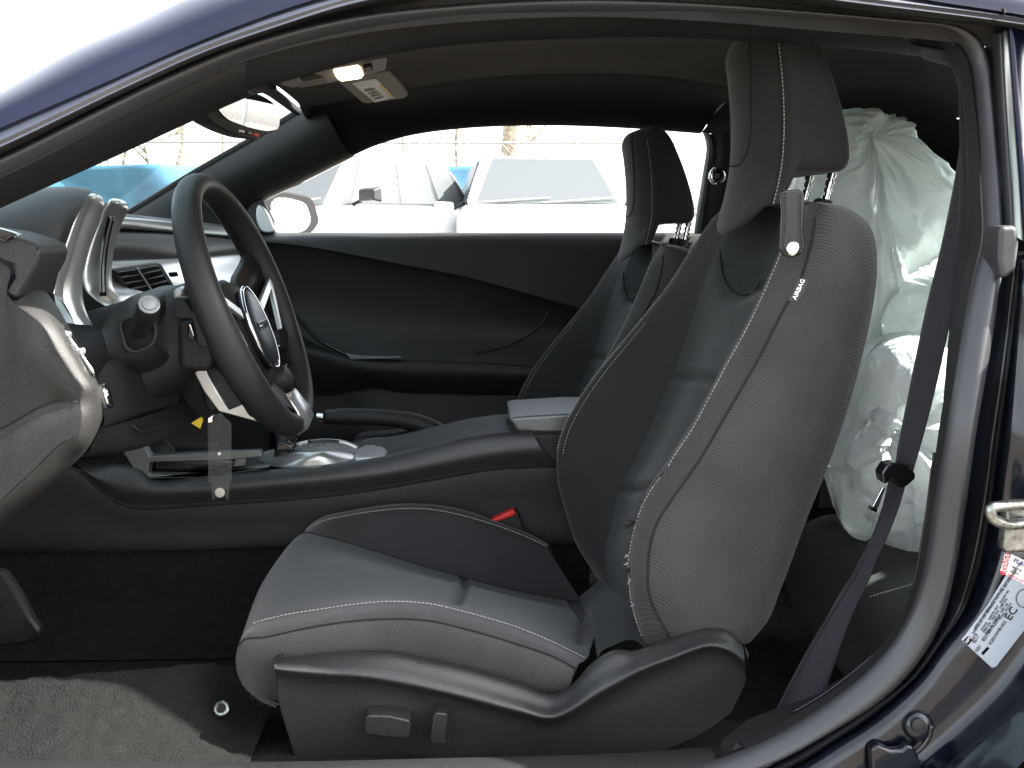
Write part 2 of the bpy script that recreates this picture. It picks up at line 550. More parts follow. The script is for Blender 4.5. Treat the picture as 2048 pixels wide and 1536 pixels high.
YR = [(-200, 1.03), (0, 1.06), (350, 1.13), (700, 1.18), (1200, 1.21), (1700, 1.19), (2050, 1.16), (2400, 1.12)]
def rail(pts, off=0.0, n=90):
    return C([(u, v, interp(u, YR) + off) for u, v in pts], None, n)

L1 = [(-150, 243), (0, 178), (140, 101), (273, 43), (352, 4), (500, -52), (700, -100), (1000, -135), (1400, -138), (1700, -100), (2000, -52), (2300, 10)]
L2 = [(-150, 322), (0, 256), (219, 161), (342, 106), (478, 51), (619, 2), (800, -42), (1100, -78), (1400, -76), (1672, -38), (1856, 0), (2011, 24), (2300, 75)]
L3 = [(-150, 358), (0, 294), (273, 164), (410, 103), (547, 55), (700, 8), (900, -28), (1200, -45), (1400, -38), (1672, 0), (2011, 43), (2300, 90)]
L4 = [(-150, 375), (0, 313), (205, 212), (342, 144), (513, 75), (700, 32), (900, 8), (1150, -4), (1400, 4), (1621, 22), (1906, 46), (1985, 56), (2030, 62)]
mirY = lambda p, dz=0: V((p.x, 3.64 - p.y, p.z + dz))
c2 = rail(L2, -.045); c1 = rail(L1, .05)
cm = rail([((a[0]+b[0])/2, (a[1]+b[1])/2) for a, b in zip(spline(L1, 14), spline(L2, 14))], -.034)
# the A-pillar skin (in front of the windshield header) and the roof behind it
ih = next(i for i, p in enumerate(c1) if p.x > -0.40)
def back(c, y, dz): return [V((p.x + .01, y, p.z + dz)) for p in c]
grid('roof_rail_skin', surf([c2, cm, c1, [V((p.x, p.y + .03, p.z - .004)) for p in c1], [V((p.x, p.y + .05, p.z - .03)) for p in c1]], 5), M['navy'], car)
rf = [[V((p.x, p.y + .02, p.z - .004)) for p in c1[ih:]], back(c1[ih:], 1.5, .040), back(c1[ih:], 1.82, .055), back(c1[ih:], 2.14, .040), [mirY(p) for p in c1[ih:]], [mirY(p) for p in cm[ih:]], [mirY(p) for p in c2[ih:]]]
roof = grid('roof_panel', surf(rf, 4), M['navy'], car)
# ledge and groove between roof skin and door seal
c3 = rail(L3, -.052); c4 = rail(L4, .004)
jn = [V((p.x, p.y + .008, p.z + .010)) for p in c2]
jk = [V((p.x, p.y + .007, p.z)) for p in c2]
grid('roof_ledge', surf([jn, jk, [(a.lerp(b, .5) + V((0, -.002, .001))) for a, b in zip(jk, c3)], c3], 3), M['ledge'], car)
cg = [(a.lerp(b, .45) + V((0, .022, .004))) for a, b in zip(c3, c4)]
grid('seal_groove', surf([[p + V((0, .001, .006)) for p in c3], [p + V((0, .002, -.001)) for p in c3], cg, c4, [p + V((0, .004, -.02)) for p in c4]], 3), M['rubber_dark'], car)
# joint line at the rear end of the roof ledge
tube('ledge_joint', C([(2006, 18, 1.108), (2009, 30, 1.125), (2011, 44, 1.138)], n=6), .0018, M['seam'], car, 6)

# door seal all round the opening: (outer u, v, inner u, v, Y)
SEAL = [(-150,375,-150,415,1.03),(0,313,0,352,1.06),(205,212,205,253,1.10),(342,144,342,188,1.13),(500,80,495,121,1.155),(700,32,700,62,1.18),
 (900,8,900,38,1.20),(1150,-4,1150,25,1.21),(1400,4,1400,29,1.21),(1621,22,1621,42,1.20),(1820,39,1808,60,1.19),(1900,47,1880,68,1.186),(1938,60,1908,82,1.182),
 (1960,80,1927,103,1.18),(1975,112,1938,135,1.175),(1982,190,1949,205,1.16),(1990,280,1956,285,1.14),(1999,400,1965,390,1.10),(2003,490,1967,475,1.07),
 (1998,572,1946,561,1.05),(1987,656,1927,656,1.03),(1968,770,1908,770,1.01),(1949,880,1891,880,1.0),(1931,1010,1872,1000,1.0),(1910,1136,1848,1145,1.0),
 (1888,1228,1822,1225,1.0),(1858,1290,1785,1290,1.0),(1818,1345,1738,1343,1.0),(1760,1400,1680,1392,1.0),(1650,1468,1585,1457,1.0),(1570,1512,1500,1500,1.0),(1450,1556,1400,1535,1.0),(1300,1590,1280,1560,1.0)]
so = C([(a[0], a[1], a[4] + .004) for a in SEAL], n=150)
si = C([(a[2], a[3], a[4] + .006) for a in SEAL], n=150)
ridge = [a.lerp(b, .45) + V((0, -.016, 0)) for a, b in zip(so, si)]
rb = [a.lerp(b, .5) + V((0, .02, 0)) for a, b in zip(so, si)]
seal = grid('door_seal', surf([so, ridge, si, rb], 5, True), M['rubber'], car, closed=True)
# inner lips of the seal: A-pillar trim, header trim, B-pillar trim
L5 = [(-150,415),(0,352),(205,253),(342,188),(499,120),(560,100),(700,62)]
L6 = [(-150,478),(0,410),(205,318),(342,255),(470,199),(499,187)]
ta = rail([(-150,402),(0,339),(205,240),(342,175),(440,132),(493,108)], .014, 40)
tb = rail(L6, .055, 40)
tm = [a.lerp(b, .5) + V((0, -.010, 0)) for a, b in zip(ta, tb)]
tc_ = [p + V((.03, .05, .02)) for p in tb]
grid('pillar_trim', surf([ta, tm, tb, tc_], 4), M['trim'], car)
HT = [(440,132),(500,108),(560,88),(700,50),(900,26),(1150,13),(1400,18),(1621,32),(1808,50),(1900,60)]
HB = [(440,204),(500,179),(581,160),(700,126),(742,115),(913,90),(1100,79),(1250,75),(1400,77),(1552,87),(1700,97),(1850,114)]
ha = rail(HT, .018, 70); hb = rail(HB, .062, 70)
hm = [a.lerp(b, .5) + V((0, -.006, 0)) for a, b in zip(ha, hb)]
grid('header_trim', surf([ha, hm, hb, [p + V((0, .03, .02)) for p in hb]], 4), M['trim'], car)
# B-pillar trim inside the seal
BI = [(1840,112,1.24),(1895,128,1.24),(1914,165,1.23),(1918,240,1.21),(1919,330,1.19),(1916,420,1.16),(1907,520,1.13),(1901,620,1.11),(1893,720,1.09),(1883,830,1.08),(1872,900,1.08),(1857,1020,1.08),(1841,1120,1.08),(1818,1222,1.08),(1776,1288,1.08),(1720,1340,1.08),(1641,1400,1.08),(1543,1450,1.08),(1440,1490,1.08)]
BO = [(1808,61),(1880,69),(1927,104),(1949,206),(1957,286),(1965,390),(1967,475),(1946,561),(1927,656),(1908,770),(1891,880),(1872,1000),(1848,1145),(1822,1225),(1785,1290),(1738,1343),(1680,1392),(1585,1457),(1500,1500)]
bo = C([(u, v, y[2] - .05) for (u, v), y in zip(BO, BI)], n=80)
bi = C(BI, n=80)
bm1 = [a.lerp(b, .35) + V((0, .012, 0)) for a, b in zip(bo, bi)]
bm2 = [a.lerp(b, .7) + V((0, -.012, 0)) for a, b in zip(bo, bi)]
bb = [p + V((.05, .06, 0)) for p in bi]
grid('pillar_trim', surf([bo, bm1, bm2, bi, bb], 4), M['plastic_dark'], car)
tube('trim_edge', C([(1868,905,1.066),(1853,1025,1.066),(1837,1122,1.066),(1812,1222,1.066),(1772,1284,1.066),(1714,1338,1.066),(1636,1396,1.066),(1585,1425,1.066)], n=30), .0016, M['gloss'], car, 8)

# glass-run rubber and rear quarter skin at the right of the opening
q0 = C([(1968,60,1.20),(1974,150,1.19),(1982,280,1.165),(1990,400,1.125),(1994,470,1.10)], n=24)
q1 = C([(2002,66,1.15),(2006,150,1.14),(2014,280,1.115),(2022,400,1.075),(2026,470,1.05)], n=24)
q2 = C([(2016,50,1.17),(2022,150,1.16),(2031,280,1.135),(2039,400,1.095),(2043,480,1.07)], n=24)
grid('glass_run', surf([q0, q1, q2], 5), M['rubber'], car)
s0 = C([(2013,46,1.145),(2020,150,1.135),(2030,280,1.11),(2039,400,1.07),(2043,480,1.045)], n=24)
s1 = C([(2020,46,1.125),(2026,150,1.115),(2036,280,1.09),(2045,400,1.05),(2050,480,1.025)], n=24)
s2 = [p + V((.05, .035, .03)) for p in s1]; s3 = [p + V((.5, .09, .03)) for p in s1]
grid('quarter_panel', surf([s0, s1, s2, s3], 4), M['navy'], car)
slab('seal_end', [(2000,452),(2036,450),(2041,486),(2035,540),(2020,553),(2004,560),(1996,520)], 1.03, .04, M['rubber'], car, .006, 0, 4)

# painted door jamb, lower right
J = [
 [(2012,520,1.03),(1999,575,1.04),(1988,656,1.03),(1969,770,1.01),(1950,880,1.006),(1931,1010,1.006),(1911,1136,1.006),(1886,1233,1.006),(1853,1297,1.006),(1800,1368,1.006),(1720,1430,1.006),(1640,1478,1.006),(1560,1522,1.006),(1440,1570,1.006)],
 [(2032,520,1.05),(2025,575,1.05),(2016,656,1.05),(2001,770,1.045),(1985,880,1.045),(1968,1010,1.045),(1945,1130,1.045),(1915,1225,1.045),(1876,1288,1.04),(1825,1357,1.035),(1745,1424,1.03),(1660,1480,1.03),(1575,1530,1.03),(1450,1580,1.03)],
 [(2052,520,1.03),(2048,575,1.02),(2040,656,1.02),(2028,770,1.015),(2014,880,1.01),(1998,1010,1.01),(1976,1130,1.0),(1943,1220,.995),(1898,1283,.99),(1842,1357,.99),(1768,1428,.99),(1682,1486,.99),(1590,1542,.99),(1460,1590,.99)],
 [(2080,520,1.03),(2076,575,1.02),(2070,656,1.02),(2058,770,1.01),(2046,880,1.0),(2030,1010,1.0),(2010,1110,.985),(1972,1215,.982),(1920,1290,.98),(1862,1366,.98),(1790,1438,.98),(1704,1496,.98),(1606,1556,.98),(1470,1605,.98)],
 [(2200,520,1.02),(2196,575,1.01),(2190,656,1.01),(2180,770,1.0),(2170,880,.985),(2150,1010,.98),(2120,1150,.975),(2070,1280,.972),(2010,1370,.97),(1940,1440,.97),(1860,1510,.97),(1790,1570,.97),(1700,1630,.97),(1560,1690,.97)],
 [(2230,520,.99),(2226,575,.98),(2222,656,.98),(2212,770,.97),(2200,880,.96),(2185,1010,.955),(2160,1170,.95),(2105,1300,.945),(2035,1400,.94),(1965,1470,.94),(1890,1540,.94),(1820,1600,.94),(1720,1660,.94),(1580,1720,.94)],
 [(2300,520,.94),(2300,575,.93),(2300,656,.92),(2300,770,.91),(2290,880,.90),(2270,1010,.90),(2240,1200,.895),(2180,1340,.89),(2110,1450,.89),(2040,1530,.89),(1960,1600,.89),(1880,1660,.89),(1780,1720,.89),(1640,1780,.89)],
]
jc = [C(r, n=70) for r in J]
grid('door_jamb', surf(jc, 5), M['black_paint'], car)
# lower body under the sill, so that nothing is open below
grid('rocker_panel', surf([[V((x, .985, .40)) for x in (-1.4, -.5, .2, .62)], [V((x, .93, .37)) for x in (-1.4, -.5, .2, .62)], [V((x, .91, .22)) for x in (-1.4, -.5, .2, .62)]], 4), M['black_paint'], car)
# sill plate (grey strip along the lower edge)
a0 = C([(-200,1516,1.05),(0,1519,1.05),(500,1524,1.05),(900,1516,1.05),(1250,1506,1.05),(1420,1494,1.05)], n=30)
a1 = [p + V((0, -.035, -.002)) for p in a0]; a2 = [p + V((0, -.07, -.03)) for p in a0]
a00 = [p + V((0, .012, -.02)) for p in a0]
grid('sill_plate', surf([a00, a0, a1, a2], 4), M['trim'], car)

# bolts and latch parts on the jamb
lathe('jamb_plug', P(1838,1452,.972), (0, -1, .2), [(-.004, .016), (.001, .016), (.004, .0145), (.006, .011), (.0065, .003)], M['black_paint'], car)
lathe('jamb_plug', P(1836,1450,.966), (0, -1, .2), [(-.002, .008), (.003, .0075), (.004, .005)], M['plastic_dark'], car, 16)
tube('jamb_rib', C([(1862,1450,.966),(1860,1470,.966),(1846,1492,.966),(1828,1508,.966)], n=12), .0028, M['black_paint'], car)
slab('jamb_recess', [(1742,1500),(1758,1490),(1782,1502),(1806,1500),(1815,1490),(1828,1494),(1838,1512),(1850,1560),(1745,1560)], .960, .012, M['black_paint'], car, .005, 0, 4)
st = box('latch_striker', P(2046,1052,.955), (.045, .02, .055), M['zinc'], car, .008)
tube('striker_loop', C([(2060,1008,.94),(2010,1012,.93),(1982,1018,.925),(1984,1034,.925),(2010,1048,.93),(2060,1046,.94)], n=26), .0055, M['zinc'], st, 12)
slab('striker_foot', [(2030,1010),(2060,1005),(2060,1100),(2044,1100),(2034,1085)], .962, .006, M['zinc'], st, .003)

# labels on the jamb
yl = .967
gl_ = slab('certification_label', [(1923,1280,yl),(1930,1272,yl),(1975,1212,yl),(2013,1150,yl),(2100,1195,yl),(2100,1225,yl),(2048,1262,yl),(1992,1334,yl),(1984,1336,yl)], yl, .0012, M['label_grey'], car, .0004)
ax = (P(2013,1150,yl) - P(1930,1272,yl)).normalized(); ay = V((0, -1, 0)).cross(ax); ay = -ay if ay.z < 0 else ay
ax0, ay0 = ax, ay
def lab(s, u, v, px, mat='ink', par=None, ang=0.0, bold=0.0):
    a, b = ax0, ay0
    if ang:
        q = Matrix.Rotation(R(ang), 3, V((0, 1, 0))); a, b = q @ ax0, q @ ay0
    text('lettering', s, P(u, v, yl) + V((0, -.0006, 0)), a, b, px / FPX * yl * 1.05, M[mat], par or gl_, bold=bold)
for s, u, v, px in [('MFD BY GENERAL MOTORS OF CANADA LTD', 1951, 1258, 7.2), ('FABRIQUE PAR GENERAL MOTORS DU CANADA LTEE', 1947, 1268, 7.2),
                    ('GVWR   GAWR FRT   GAWR RR', 1964, 1262, 7), ('2089 KG  1065 KG  1080 KG', 1968, 1266, 7), ('4605 LB  2348 LB  2381 LB', 1973, 1270, 7),
                    ('DATE', 1944, 1284, 8), ('02/11', 1949, 1287, 8), ('2G1', 1954, 1304, 9.5), ('ED7B0162506', 1968, 1283, 10.5), ('ICES/NMB-002', 1981, 1290, 9.5), ('TYPE: PC/VT', 2002, 1240, 7.5)]:
    lab(s, u, v, px)
lab('EC', 2020, 1242, 24, bold=.01)
slab('maker_logo', [(1926,1281,yl),(1936,1272,yl),(1946,1279,yl),(1936,1291,yl)], yl - .0008, .0004, M['ink'], gl_, 0)
lab('GM', 1934, 1286, 8, 'white')
tube('logo_ring', [P(2049 + 16*math.cos(t), 1197 + 18*math.sin(t), yl - .001) for t in [2*math.pi*i/28 for i in range(28)]], .0004, M['ink'], gl_, 5, True)
slab('manual_icon', [(1962,1306,yl),(1975,1293,yl),(1979,1297,yl),(1966,1311,yl)], yl - .0008, .0004, M['ink'], gl_, 0)
slab('manual_icon', [(1964,1306,yl),(1969,1301,yl),(1972,1304,yl),(1967,1309,yl)], yl - .0012, .0003, M['label_grey'], gl_, 0)
wl = slab('security_label', [(2012,1150,yl),(2023,1108,yl),(2100,1146,yl),(2100,1196,yl)], yl - .0014, .001, M['white'], car, .0003)
rl = slab('security_label', [(2001,1145,yl),(2010,1108,yl),(2014,1105,yl),(2021,1109,yl),(2011,1150,yl),(2004,1150,yl)], yl - .0014, .001, M['label_red'], car, .0003)
def lab2(s, p, q, px, mat, par, bold=0.0):
    p0, p1 = P(p[0], p[1], yl - .0024), P(q[0], q[1], yl - .0024)
    x = (p1 - p0).normalized(); y = V((0, -1, 0)).cross(x); y = -y if y.z < 0 and abs(x.z) < .8 else y
    text('lettering', s, p0, x, y, px / FPX * yl * 1.05, M[mat], par, bold=bold)
lab2('POLICE', (2008, 1143), (2016, 1112), 11.5, 'white', rl, .012)
lab2('TRACEABLE', (2013, 1147), (2022, 1112), 7.5, 'white', rl)
lab2('PLATINUM', (2026, 1124), (2060, 1139), 13, 'label_blue', wl, .012)
lab2('W07 30', (2023, 1135), (2060, 1153), 7, 'ink', wl)
lab2('S26372', (2019, 1143), (2060, 1162), 7, 'ink', wl)
lab2('MOTOR VEHICLE SECURITY', (2014, 1151), (2060, 1172), 7, 'label_red', wl)

# ------------------------------------------------------------------ ceiling, windshield frame, far side
H1c = C([(500,163,1.30),(700,100,1.31),(1000,55,1.32),(1400,45,1.32),(1700,60,1.31),(1900,90,1.30),(2100,150,1.28)], n=40)
H2c = C([(552,171,1.82),(700,140,1.84),(900,110,1.86),(1150,100,1.86),(1400,105,1.85),(1600,118,1.84),(1800,160,1.82)], n=40)
H3c = C([(612,219,2.37),(700,200,2.30),(817,178,2.27),(950,158,2.26),(1100,149,2.25),(1300,152,2.25),(1480,180,2.25)], n=40)
H0c = [p + V((0, .035, .02)) for p in C([(500,181,1.21),(700,126,1.235),(913,90,1.255),(1250,75,1.265),(1552,87,1.255),(1700,97,1.245),(1850,114,1.23)], n=40)]
H4c = C([(650,318,2.44),(684,316,2.43),(742,292,2.43),(810,271,2.43),(913,256,2.43),(1100,249,2.43),(1250,254,2.43),(1403,265,2.43)], n=40)
hg = surf([H0c, H1c, H2c, H3c], 6)
grid('headliner', hg, M['headliner'], car)
H35 = [a.lerp(b, .55) + V((0, .02, .012)) for a, b in zip(H3c, H4c)]
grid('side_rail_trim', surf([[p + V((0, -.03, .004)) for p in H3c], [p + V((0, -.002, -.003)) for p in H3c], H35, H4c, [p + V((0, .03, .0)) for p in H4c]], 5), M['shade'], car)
tube('trim_joint', C([(636,226,2.385),(655,262,2.405),(684,316,2.425)], n=10), .003, M['seam'], car, 6)
# rear part of the ceiling and the rear shell
def sheet(name, rows, mat, par=car, per=4):
    return grid(name, surf([[V(p) for p in r] for r in rows], per), mat, par)
zr = H2c[-1].z
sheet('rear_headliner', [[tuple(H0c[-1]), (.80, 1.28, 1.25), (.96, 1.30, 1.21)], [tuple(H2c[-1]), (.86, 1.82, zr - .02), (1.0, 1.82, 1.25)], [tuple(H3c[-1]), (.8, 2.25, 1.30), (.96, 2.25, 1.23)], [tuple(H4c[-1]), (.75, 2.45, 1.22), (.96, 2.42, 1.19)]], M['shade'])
sheet('quarter_window', [[(.56, 2.44, 1.25), (.66, 2.45, 1.24), (.78, 2.45, 1.22)], [(.58, 2.52, .97), (.70, 2.53, .98), (.86, 2.53, .98)]], M['window'])
sheet('rear_pillar_trim', [[(.74, 2.44, 1.28), (.95, 2.40, 1.22), (1.35, 2.36, 1.10), (1.75, 2.34, 1.0)], [(.80, 2.53, .96), (1.0, 2.52, .96), (1.35, 2.48, .96), (1.8, 2.40, .95)]], M['plastic_dark'])
sheet('rear_quarter_trim', [[(.50, 2.50, .98), (.9, 2.55, .98), (1.4, 2.5, .98)], [(.46, 2.50, .95), (.9, 2.55, .95), (1.4, 2.5, .95)], [(.46, 2.52, .2), (.9, 2.55, .2), (1.4, 2.5, .2)]], M['plastic_dark'])
sheet('quarter_window', [[(.70, 1.20, 1.25), (.78, 1.19, 1.23), (.88, 1.19, 1.21)], [(.74, 1.13, .97), (.82, 1.12, .98), (.94, 1.13, .98)]], M['window'])
sheet('rear_pillar_trim', [[(.87, 1.20, 1.22), (1.2, 1.22, 1.13), (1.8, 1.26, .98)], [(.93, 1.13, .96), (1.2, 1.14, .96), (1.8, 1.2, .95)]], M['plastic_dark'])
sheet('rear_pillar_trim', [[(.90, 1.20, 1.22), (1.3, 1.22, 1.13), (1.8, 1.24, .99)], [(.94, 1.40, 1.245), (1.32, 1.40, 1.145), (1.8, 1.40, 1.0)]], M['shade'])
sheet('rear_quarter_trim', [[(.72, 1.13, .98), (1.0, 1.12, .99), (1.4, 1.14, 1.0)], [(.72, 1.12, .9), (1.0, 1.10, .9), (1.4, 1.12, .95)], [(.62, 1.06, .45), (1.0, 1.06, .4), (1.4, 1.1, .3)]], M['plastic_dark'])
sheet('rear_bulkhead', [[(1.40, 1.1, .3), (1.42, 1.8, .3), (1.40, 2.5, .3)], [(1.40, 1.1, .95), (1.42, 1.8, .95), (1.40, 2.5, .95)]], M['carpet'])
sheet('parcel_shelf', [[(1.10, 1.15, .94), (1.10, 1.8, .96), (1.10, 2.5, .94)], [(1.75, 1.2, .97), (1.8, 1.8, .99), (1.75, 2.45, .97)]], M['carpet'])
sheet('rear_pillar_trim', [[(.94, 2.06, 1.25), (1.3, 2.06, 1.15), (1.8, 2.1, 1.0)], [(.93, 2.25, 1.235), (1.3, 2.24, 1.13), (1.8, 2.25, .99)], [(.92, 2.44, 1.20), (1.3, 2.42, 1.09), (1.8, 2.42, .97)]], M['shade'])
sheet('rear_window', [[(.97, 1.28, 1.215), (1.01, 1.70, 1.255), (.97, 2.06, 1.24)], [(1.75, 1.25, .98), (1.82, 1.70, 1.0), (1.75, 2.08, .98)]], M['windshield'])
# windshield, its header and the cowl
hd = [V((p.x - .02, p.y, p.z - .004)) for p in (hg[i][0] for i in range(0, len(hg), 3))]
ws_t = S3([tuple(rail(L6, .05, 3)[2])] + [tuple(p) for p in hd[1:]], 20)
cow = S3([(-1.12, 1.02, 1.0), (-1.28, 1.4, .98), (-1.33, 1.82, .98), (-1.28, 2.24, .98), (-.96, 2.60, 1.045)], 20)
grid('windshield', [[a.lerp(b, t) + V((0, 0, .05 * math.sin(math.pi * t))) for a, b in zip(ws_t, cow)] for t in [i / 8 for i in range(9)]], M['windshield'], car)
tube('windshield_frit', ws_t[4:], .010, M['seam'], car, 8)
# far A-pillar trim
pa = C([(230,446,2.61),(256,432,2.60),(400,345,2.52),(520,276,2.46),(612,221,2.40),(640,204,2.38)], n=24)
pc = C([(480,500,2.56),(484,440,2.56),(512,404,2.54),(580,369,2.50),(684,316,2.43),(700,308,2.42)], n=24)
pb = [a.lerp(b, .45) + V((.0, -.035, .0)) for a, b in zip(pa, pc)]
grid('pillar_skin', surf([[p + V((-.004, .035, -.004)) for p in pa], [p + V((-.006, .07, .0)) for p in pa], [p + V((0, .07, 0)) for p in pc], [p + V((.012, .03, 0)) for p in pc]], 4), M['navy'], car)
grid('pillar_trim', surf([[p + V((-.02, .03, 0)) for p in pa], pa, pb, pc, [p + V((.01, .03, 0)) for p in pc]], 5), M['soft'], car)
tube('windshield_frit', [p + V((-.006, .012, .004)) for p in pa], .010, M['seam'], car, 8)
# far B-pillar
b0 = C([(1404,262,2.44),(1412,285,2.44),(1405,350,2.46),(1394,420,2.48),(1388,468,2.50)], n=14)
b1 = C([(1420,268,2.43),(1428,290,2.43),(1420,350,2.45),(1408,420,2.47),(1402,468,2.49)], n=14)
b2 = C([(1475,262,2.41),(1475,290,2.41),(1475,350,2.43),(1475,420,2.45),(1475,475,2.47)], n=14)
grid('far_seal', surf([b0, [a.lerp(b, .5) + V((0, -.008, 0)) for a, b in zip(b0, b1)], b1], 3), M['silver_dark'], car)  # paler than the near seal: sunlight on the rubber put into its colour
grid('pillar_trim', surf([b1, [a.lerp(b, .5) + V((0, -.02, 0)) for a, b in zip(b1, b2)], b2], 3), M['plastic_dark'], car)
lathe('belt_guide', P(1434,352,2.38), (-.2, -1, 0), [(-.02, .020), (.0, .020), (.006, .017), (.007, .011), (.002, .007)], M['gloss'], car)
tube('belt_guide_ring', [P(1434 + 12*math.cos(t), 352 + 16*math.sin(t), 2.355) for t in [R(95 + 165*i/20) for i in range(21)]], .0035, M['chrome'], car, 8)
# floor, firewall, footwell
sheet('floor_carpet', [[(-1.3, 1.02, .28), (0, 1.02, .28), (1.4, 1.05, .28)], [(-1.3, 1.6, .28), (0, 1.6, .28), (1.4, 1.6, .28)], [(-1.3, 2.55, .28), (0, 2.55, .28), (1.4, 2.55, .28)]], M['carpet'])
sheet('firewall', [[(-1.22, 1.0, .28), (-1.25, 1.8, .28), (-1.22, 2.6, .28)], [(-1.28, 1.0, 1.0), (-1.34, 1.8, .98), (-1.28, 2.6, 1.0)]], M['carpet'])
sheet('kick_panel', [[(-1.3, 2.60, .28), (-.9, 2.60, .28), (-.55, 2.56, .28)], [(-1.3, 2.62, 1.04), (-.9, 2.61, 1.03), (-.55, 2.57, .98)]], M['plastic_dark'])
sheet('cowl_side', [[(-1.3, 1.03, .3), (-.9, 1.03, .3), (-.72, 1.035, .45)], [(-1.3, 1.02, 1.05), (-.9, 1.02, 1.02), (-.74, 1.02, .9)]], M['plastic_dark'])
# raised near carpet behind the sill, its fuzzy front edge
def fuzz(p):
    return p + V((0, 0, .003 * noise.noise(p * 60) + .002 * noise.noise(p * 150)))
e0 = C([(-200,1372,1.20),(0,1361,1.20),(130,1352,1.205),(280,1338,1.225),(400,1328,1.25),(470,1332,1.275),(555,1338,1.275)], n=90)
e1 = C([(-200,1392,1.17),(0,1383,1.17),(130,1373,1.175),(280,1358,1.20),(400,1349,1.235),(470,1352,1.262),(553,1358,1.262)], n=90)
e2 = C([(-200,1450,1.12),(0,1445,1.12),(130,1440,1.12),(280,1430,1.155),(400,1420,1.20),(470,1425,1.235),(536,1428,1.24)], n=90)
e3 = C([(-200,1530,1.05),(0,1530,1.05),(130,1530,1.05),(280,1530,1.075),(400,1530,1.10),(450,1530,1.12),(496,1532,1.13)], n=90)
e00 = [p + V((0, .02, -.05)) for p in e0]
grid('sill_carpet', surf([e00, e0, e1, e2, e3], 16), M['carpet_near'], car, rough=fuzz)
gm = lathe('carpet_grommet', P(443,1417,1.213), (0, -.75, .66), [(0, .0095), (.0012, .0102), (.0022, .009), (.0026, .0066), (.001, .0052), (-.003, .005)], M['zinc'], car, 24)
lathe('grommet_hole', P(443,1417,1.213), (0, -.75, .66), [(.0005, .0054), (.0014, .0054)], M['seam'], gm, 20)
sheet('seat_well', [[(-.36, 1.08, .40), (.6, 1.08, .40)], [(-.36, 1.35, .34), (.6, 1.3, .34)]], M['carpet'])
# foot pedal pad at the far left
ped = slab('foot_pedal', [(-60,1130),(10,1146),(38,1190),(62,1236),(82,1262),(80,1282),(40,1292),(-60,1300)], 1.42, .02, M['rubber_dark'], car, .008, 0, 4)

# ================================================================== lamp console and visor overhead
oc = thing('overhead_console', P(700, 140, 1.78), 'grey overhead console with its warm map lamp lit on the ceiling', 'console')
ob = [(560,171,1.74),(590,158,1.74),(612,141,1.70),(664,130,1.70),(768,105,1.70),(774,122,1.75),(771,141,1.80),(735,151,1.81),(710,157,1.82),(662,166,1.83),(580,176,1.82)]
prism('housing', [P(*p) + V((0, 0, .0)) for p in ob], (0, 0, .03), M['console_grey'], oc, .004)
pl = prism('lamp_lens', [P(666,137,1.735) + V((0,0,-.004)), P(717,124,1.735) + V((0,0,-.004)), P(727,147,1.80) + V((0,0,-.004)), P(723,153,1.815) + V((0,0,-.004)), P(682,159,1.82) + V((0,0,-.004)), P(673,152,1.80) + V((0,0,-.004))], (0, 0, .012), M['lamp'], oc, .003)
sw = prism('switch', [P(*p) + V((0,0,-.002)) for p in [(726,133,1.74),(743,129,1.74),(746,139,1.77),(729,142,1.77)]], (0, 0, .01), M['seam'], oc, .001)
prism('switch_key', [P(*p) + V((0,0,-.004)) for p in [(731,134,1.745),(742,131,1.745),(744,137,1.765),(733,140,1.765)]], (0, 0, .008), M['visor'], sw, .001)
prism('pocket', [P(*p) + V((0,0,-.002)) for p in [(600,155,1.74),(625,147,1.73),(648,153,1.78),(606,161,1.78)]], (0, 0, .01), M['seam'], oc, .001)
prism('pocket_flap', [P(*p) + V((0,0,-.004)) for p in [(602,163,1.79),(652,152,1.79),(657,162,1.82),(598,172,1.82)]], (0, 0, .008), M['visor'], oc, .002)
vz = thing('sun_visor', P(745, 178, 2.1), 'folded grey passenger sun visor with a white warning label', 'visor')
prism('visor_pad', [P(*p) for p in [(674,165,1.96),(777,143,1.96),(800,172,2.12),(816,193,2.25),(808,197,2.27),(733,208,2.27),(722,205,2.25)]], (0, 0, .016), M['visor'], vz, .006, 4)
vl = prism('warning_label', [P(*p) + V((0,0,-.003)) for p in [(704,164,2.0),(753,156,2.0),(789,192,2.22),(750,202,2.23)]], (0, 0, .002), M['white'], vz, 0)
prism('label_stripe', [P(*p) + V((0,0,-.005)) for p in [(758,164,2.05),(762,163,2.05),(788,191,2.21),(782,193,2.21)]], (0, 0, .001), M['yellow'], vl, 0)
for a, b in ((.35, .2), (.5, .2), (.65, .3), (.8, .2)):
    p = [P(704,164,2.0), P(753,156,2.0), P(789,192,2.22), P(750,202,2.23)]
    q = lambda s, t: (p[0].lerp(p[1], s)).lerp(p[3].lerp(p[2], s), t) + V((0, 0, -.005))
    prism('printed_line', [q(.15, a), q(.62, a), q(.62, a + .04), q(.15, a + .04)], (0, 0, .001), M['console_grey'], vl, 0)

